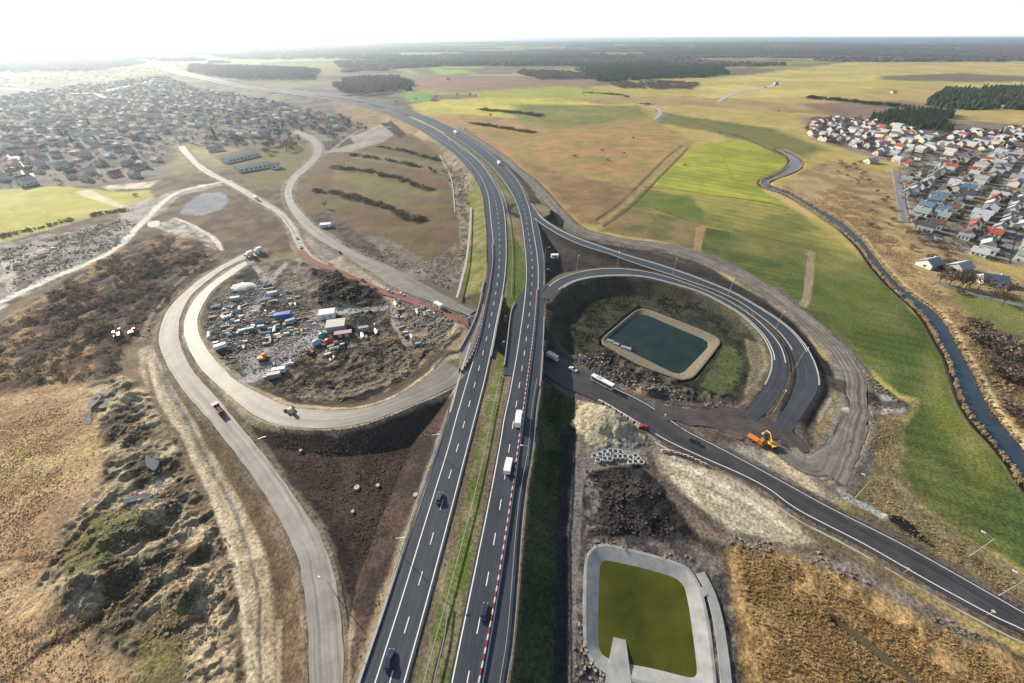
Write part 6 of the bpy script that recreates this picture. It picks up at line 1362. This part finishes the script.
put(container, 13, yardc[0], 'white container on the lower edge of the yard floor', 'container', 1); put(container, 14, yardc[2], 'grey container next to the white one low on the yard floor', 'container'); put(container, 12, yardc[2], 'pale grey container beside the white gravel heap', 'container', .9); put(container, 15, yardc[2], 'grey container right of the beige hall', 'container', .9)
# pale gravel heap, flat and wide
x, y, z = at(11); V = [(0, 0, 1.6)]; Fh = []
for k_, (R_, z_) in enumerate(((.4, 1.45), (.8, 1.0), (1.15, -.3))):
    for a in range(22): q = 1+.12*sin(a*2.1)+.08*cos(a*3.7); V.append((7.5*R_*q*cos(2*pi*a/22), 6*R_*q*sin(2*pi*a/22), z_))
Fh += [(0, 1+a, 1+(a+1) % 22) for a in range(22)]
for r_ in range(2): Fh += [(1+r_*22+a, 1+(r_+1)*22+a, 1+(r_+1)*22+(a+1) % 22, 1+r_*22+(a+1) % 22) for a in range(22)]
o = MB().add(V, Fh).build('gravel_heap', mat('white_gravel', (.62,.62,.60), .9, bump=.1, bs=2), smooth=True); o.location = (x, y, z); tag(o, 'flat round heap of white gravel at the top of the yard', 'heap')
# site vehicles on the works road left of the bridge
ws = [((258,192.5),WH,'van'),((241,190),BG,'van'),((285,205),WH,'van')]
car((297,238.5), heading((295,232),(300,246)), .5, *WH, 'white car on the works road above the red strip'); car((300.5,247.5), heading((298,240),(303,252)), .5, *WH, 'white car just before the red strip begins')
truck((257,200), heading((250,196),(266,205)), .45, 'white lorry on the dirt street near the crossing', WH, WH, 6)
car((340,253), heading((335,249),(347,257)), .45, *BK, 'black car on the access road above the sand'); car((337,272), heading((332,269),(342,274)), .5, *BK, 'dark car on the sand beside the red strip')
car((363,281), heading((357,279),(369,285)), .5, 'maroon', (.25,.04,.04), 'maroon car on the red strip'); car((390,292), heading((385,291),(397,296)), .5, *SV, 'silver car where the red strip meets the crossing track')
car((402,294.5), heading((397,292),(408,297)), .5, *WH, 'white car at the crossing track near the red strip'); car((333,157.5), heading((316,158),(320,152)), .5, *BK, 'dark car at the mound beside the access road') if False else None
# power poles
for k, (p, lb) in enumerate([((255,190),'wooden pole beside the works junction'),((300,168),'wooden pole right of the long barns')]):
    x, y, z = ghs([p])[0]; t = empty('utility_pole', (x, y, z), 0, lb, 'pole'); MB().tube((0,0,-.5),(0,0,9),.16,.1,6).build('shaft', M_BRK, t); MB().box(-1,1,-.06,.06,8.3,8.5).build('crossarm', M_BRK, t)
# traffic signs by the main road
for k, (p, lb) in enumerate([((903.5,573),'small roadside post below the main road, left one'),((987,615),'small roadside post below the main road, right one'),((664,419),'white sign at the muddy junction')]):
    x, y = W(*p, .4); t = empty('road_sign', (x, y, .4), .6, lb, 'sign'); MB().tube((0,0,-.5),(0,0,3),.06,.06,6).build('post', LM, t); MB().tube((-.04,0,2.7),(.04,0,2.7),.45,.45,12).build('panel', WPL, t)

# fence posts and reeds along the river banks
for r, side in ((RIV, 'a'), (RIV, 'b')):
    c = getattr(r, side); c, _ = resample(c, .8); n_ = int(len(c)*1.6); i_ = rng.integers(0, len(c), n_); m_ = np.stack([np.interp(i_/len(c), np.linspace(0, 1, len(r.c)), r.c[:, k]) for k in (0, 1)], 1)
    d_ = c[i_, :2]-m_; L_ = np.linalg.norm(d_, axis=1)[:, None]; q_ = c[i_, :2]+d_/L_*rng.uniform(-.6, 3.2, n_)[:, None]
    s_ = rng.uniform(.5, 1.9, n_); merge('bank_reeds', TUFT, np.c_[q_, np.full(n_, -.9)+rng.uniform(0, .6, n_)], np.stack([s_, s_, s_*1.2], 1), rng.uniform(0, 6, n_), M_RD)
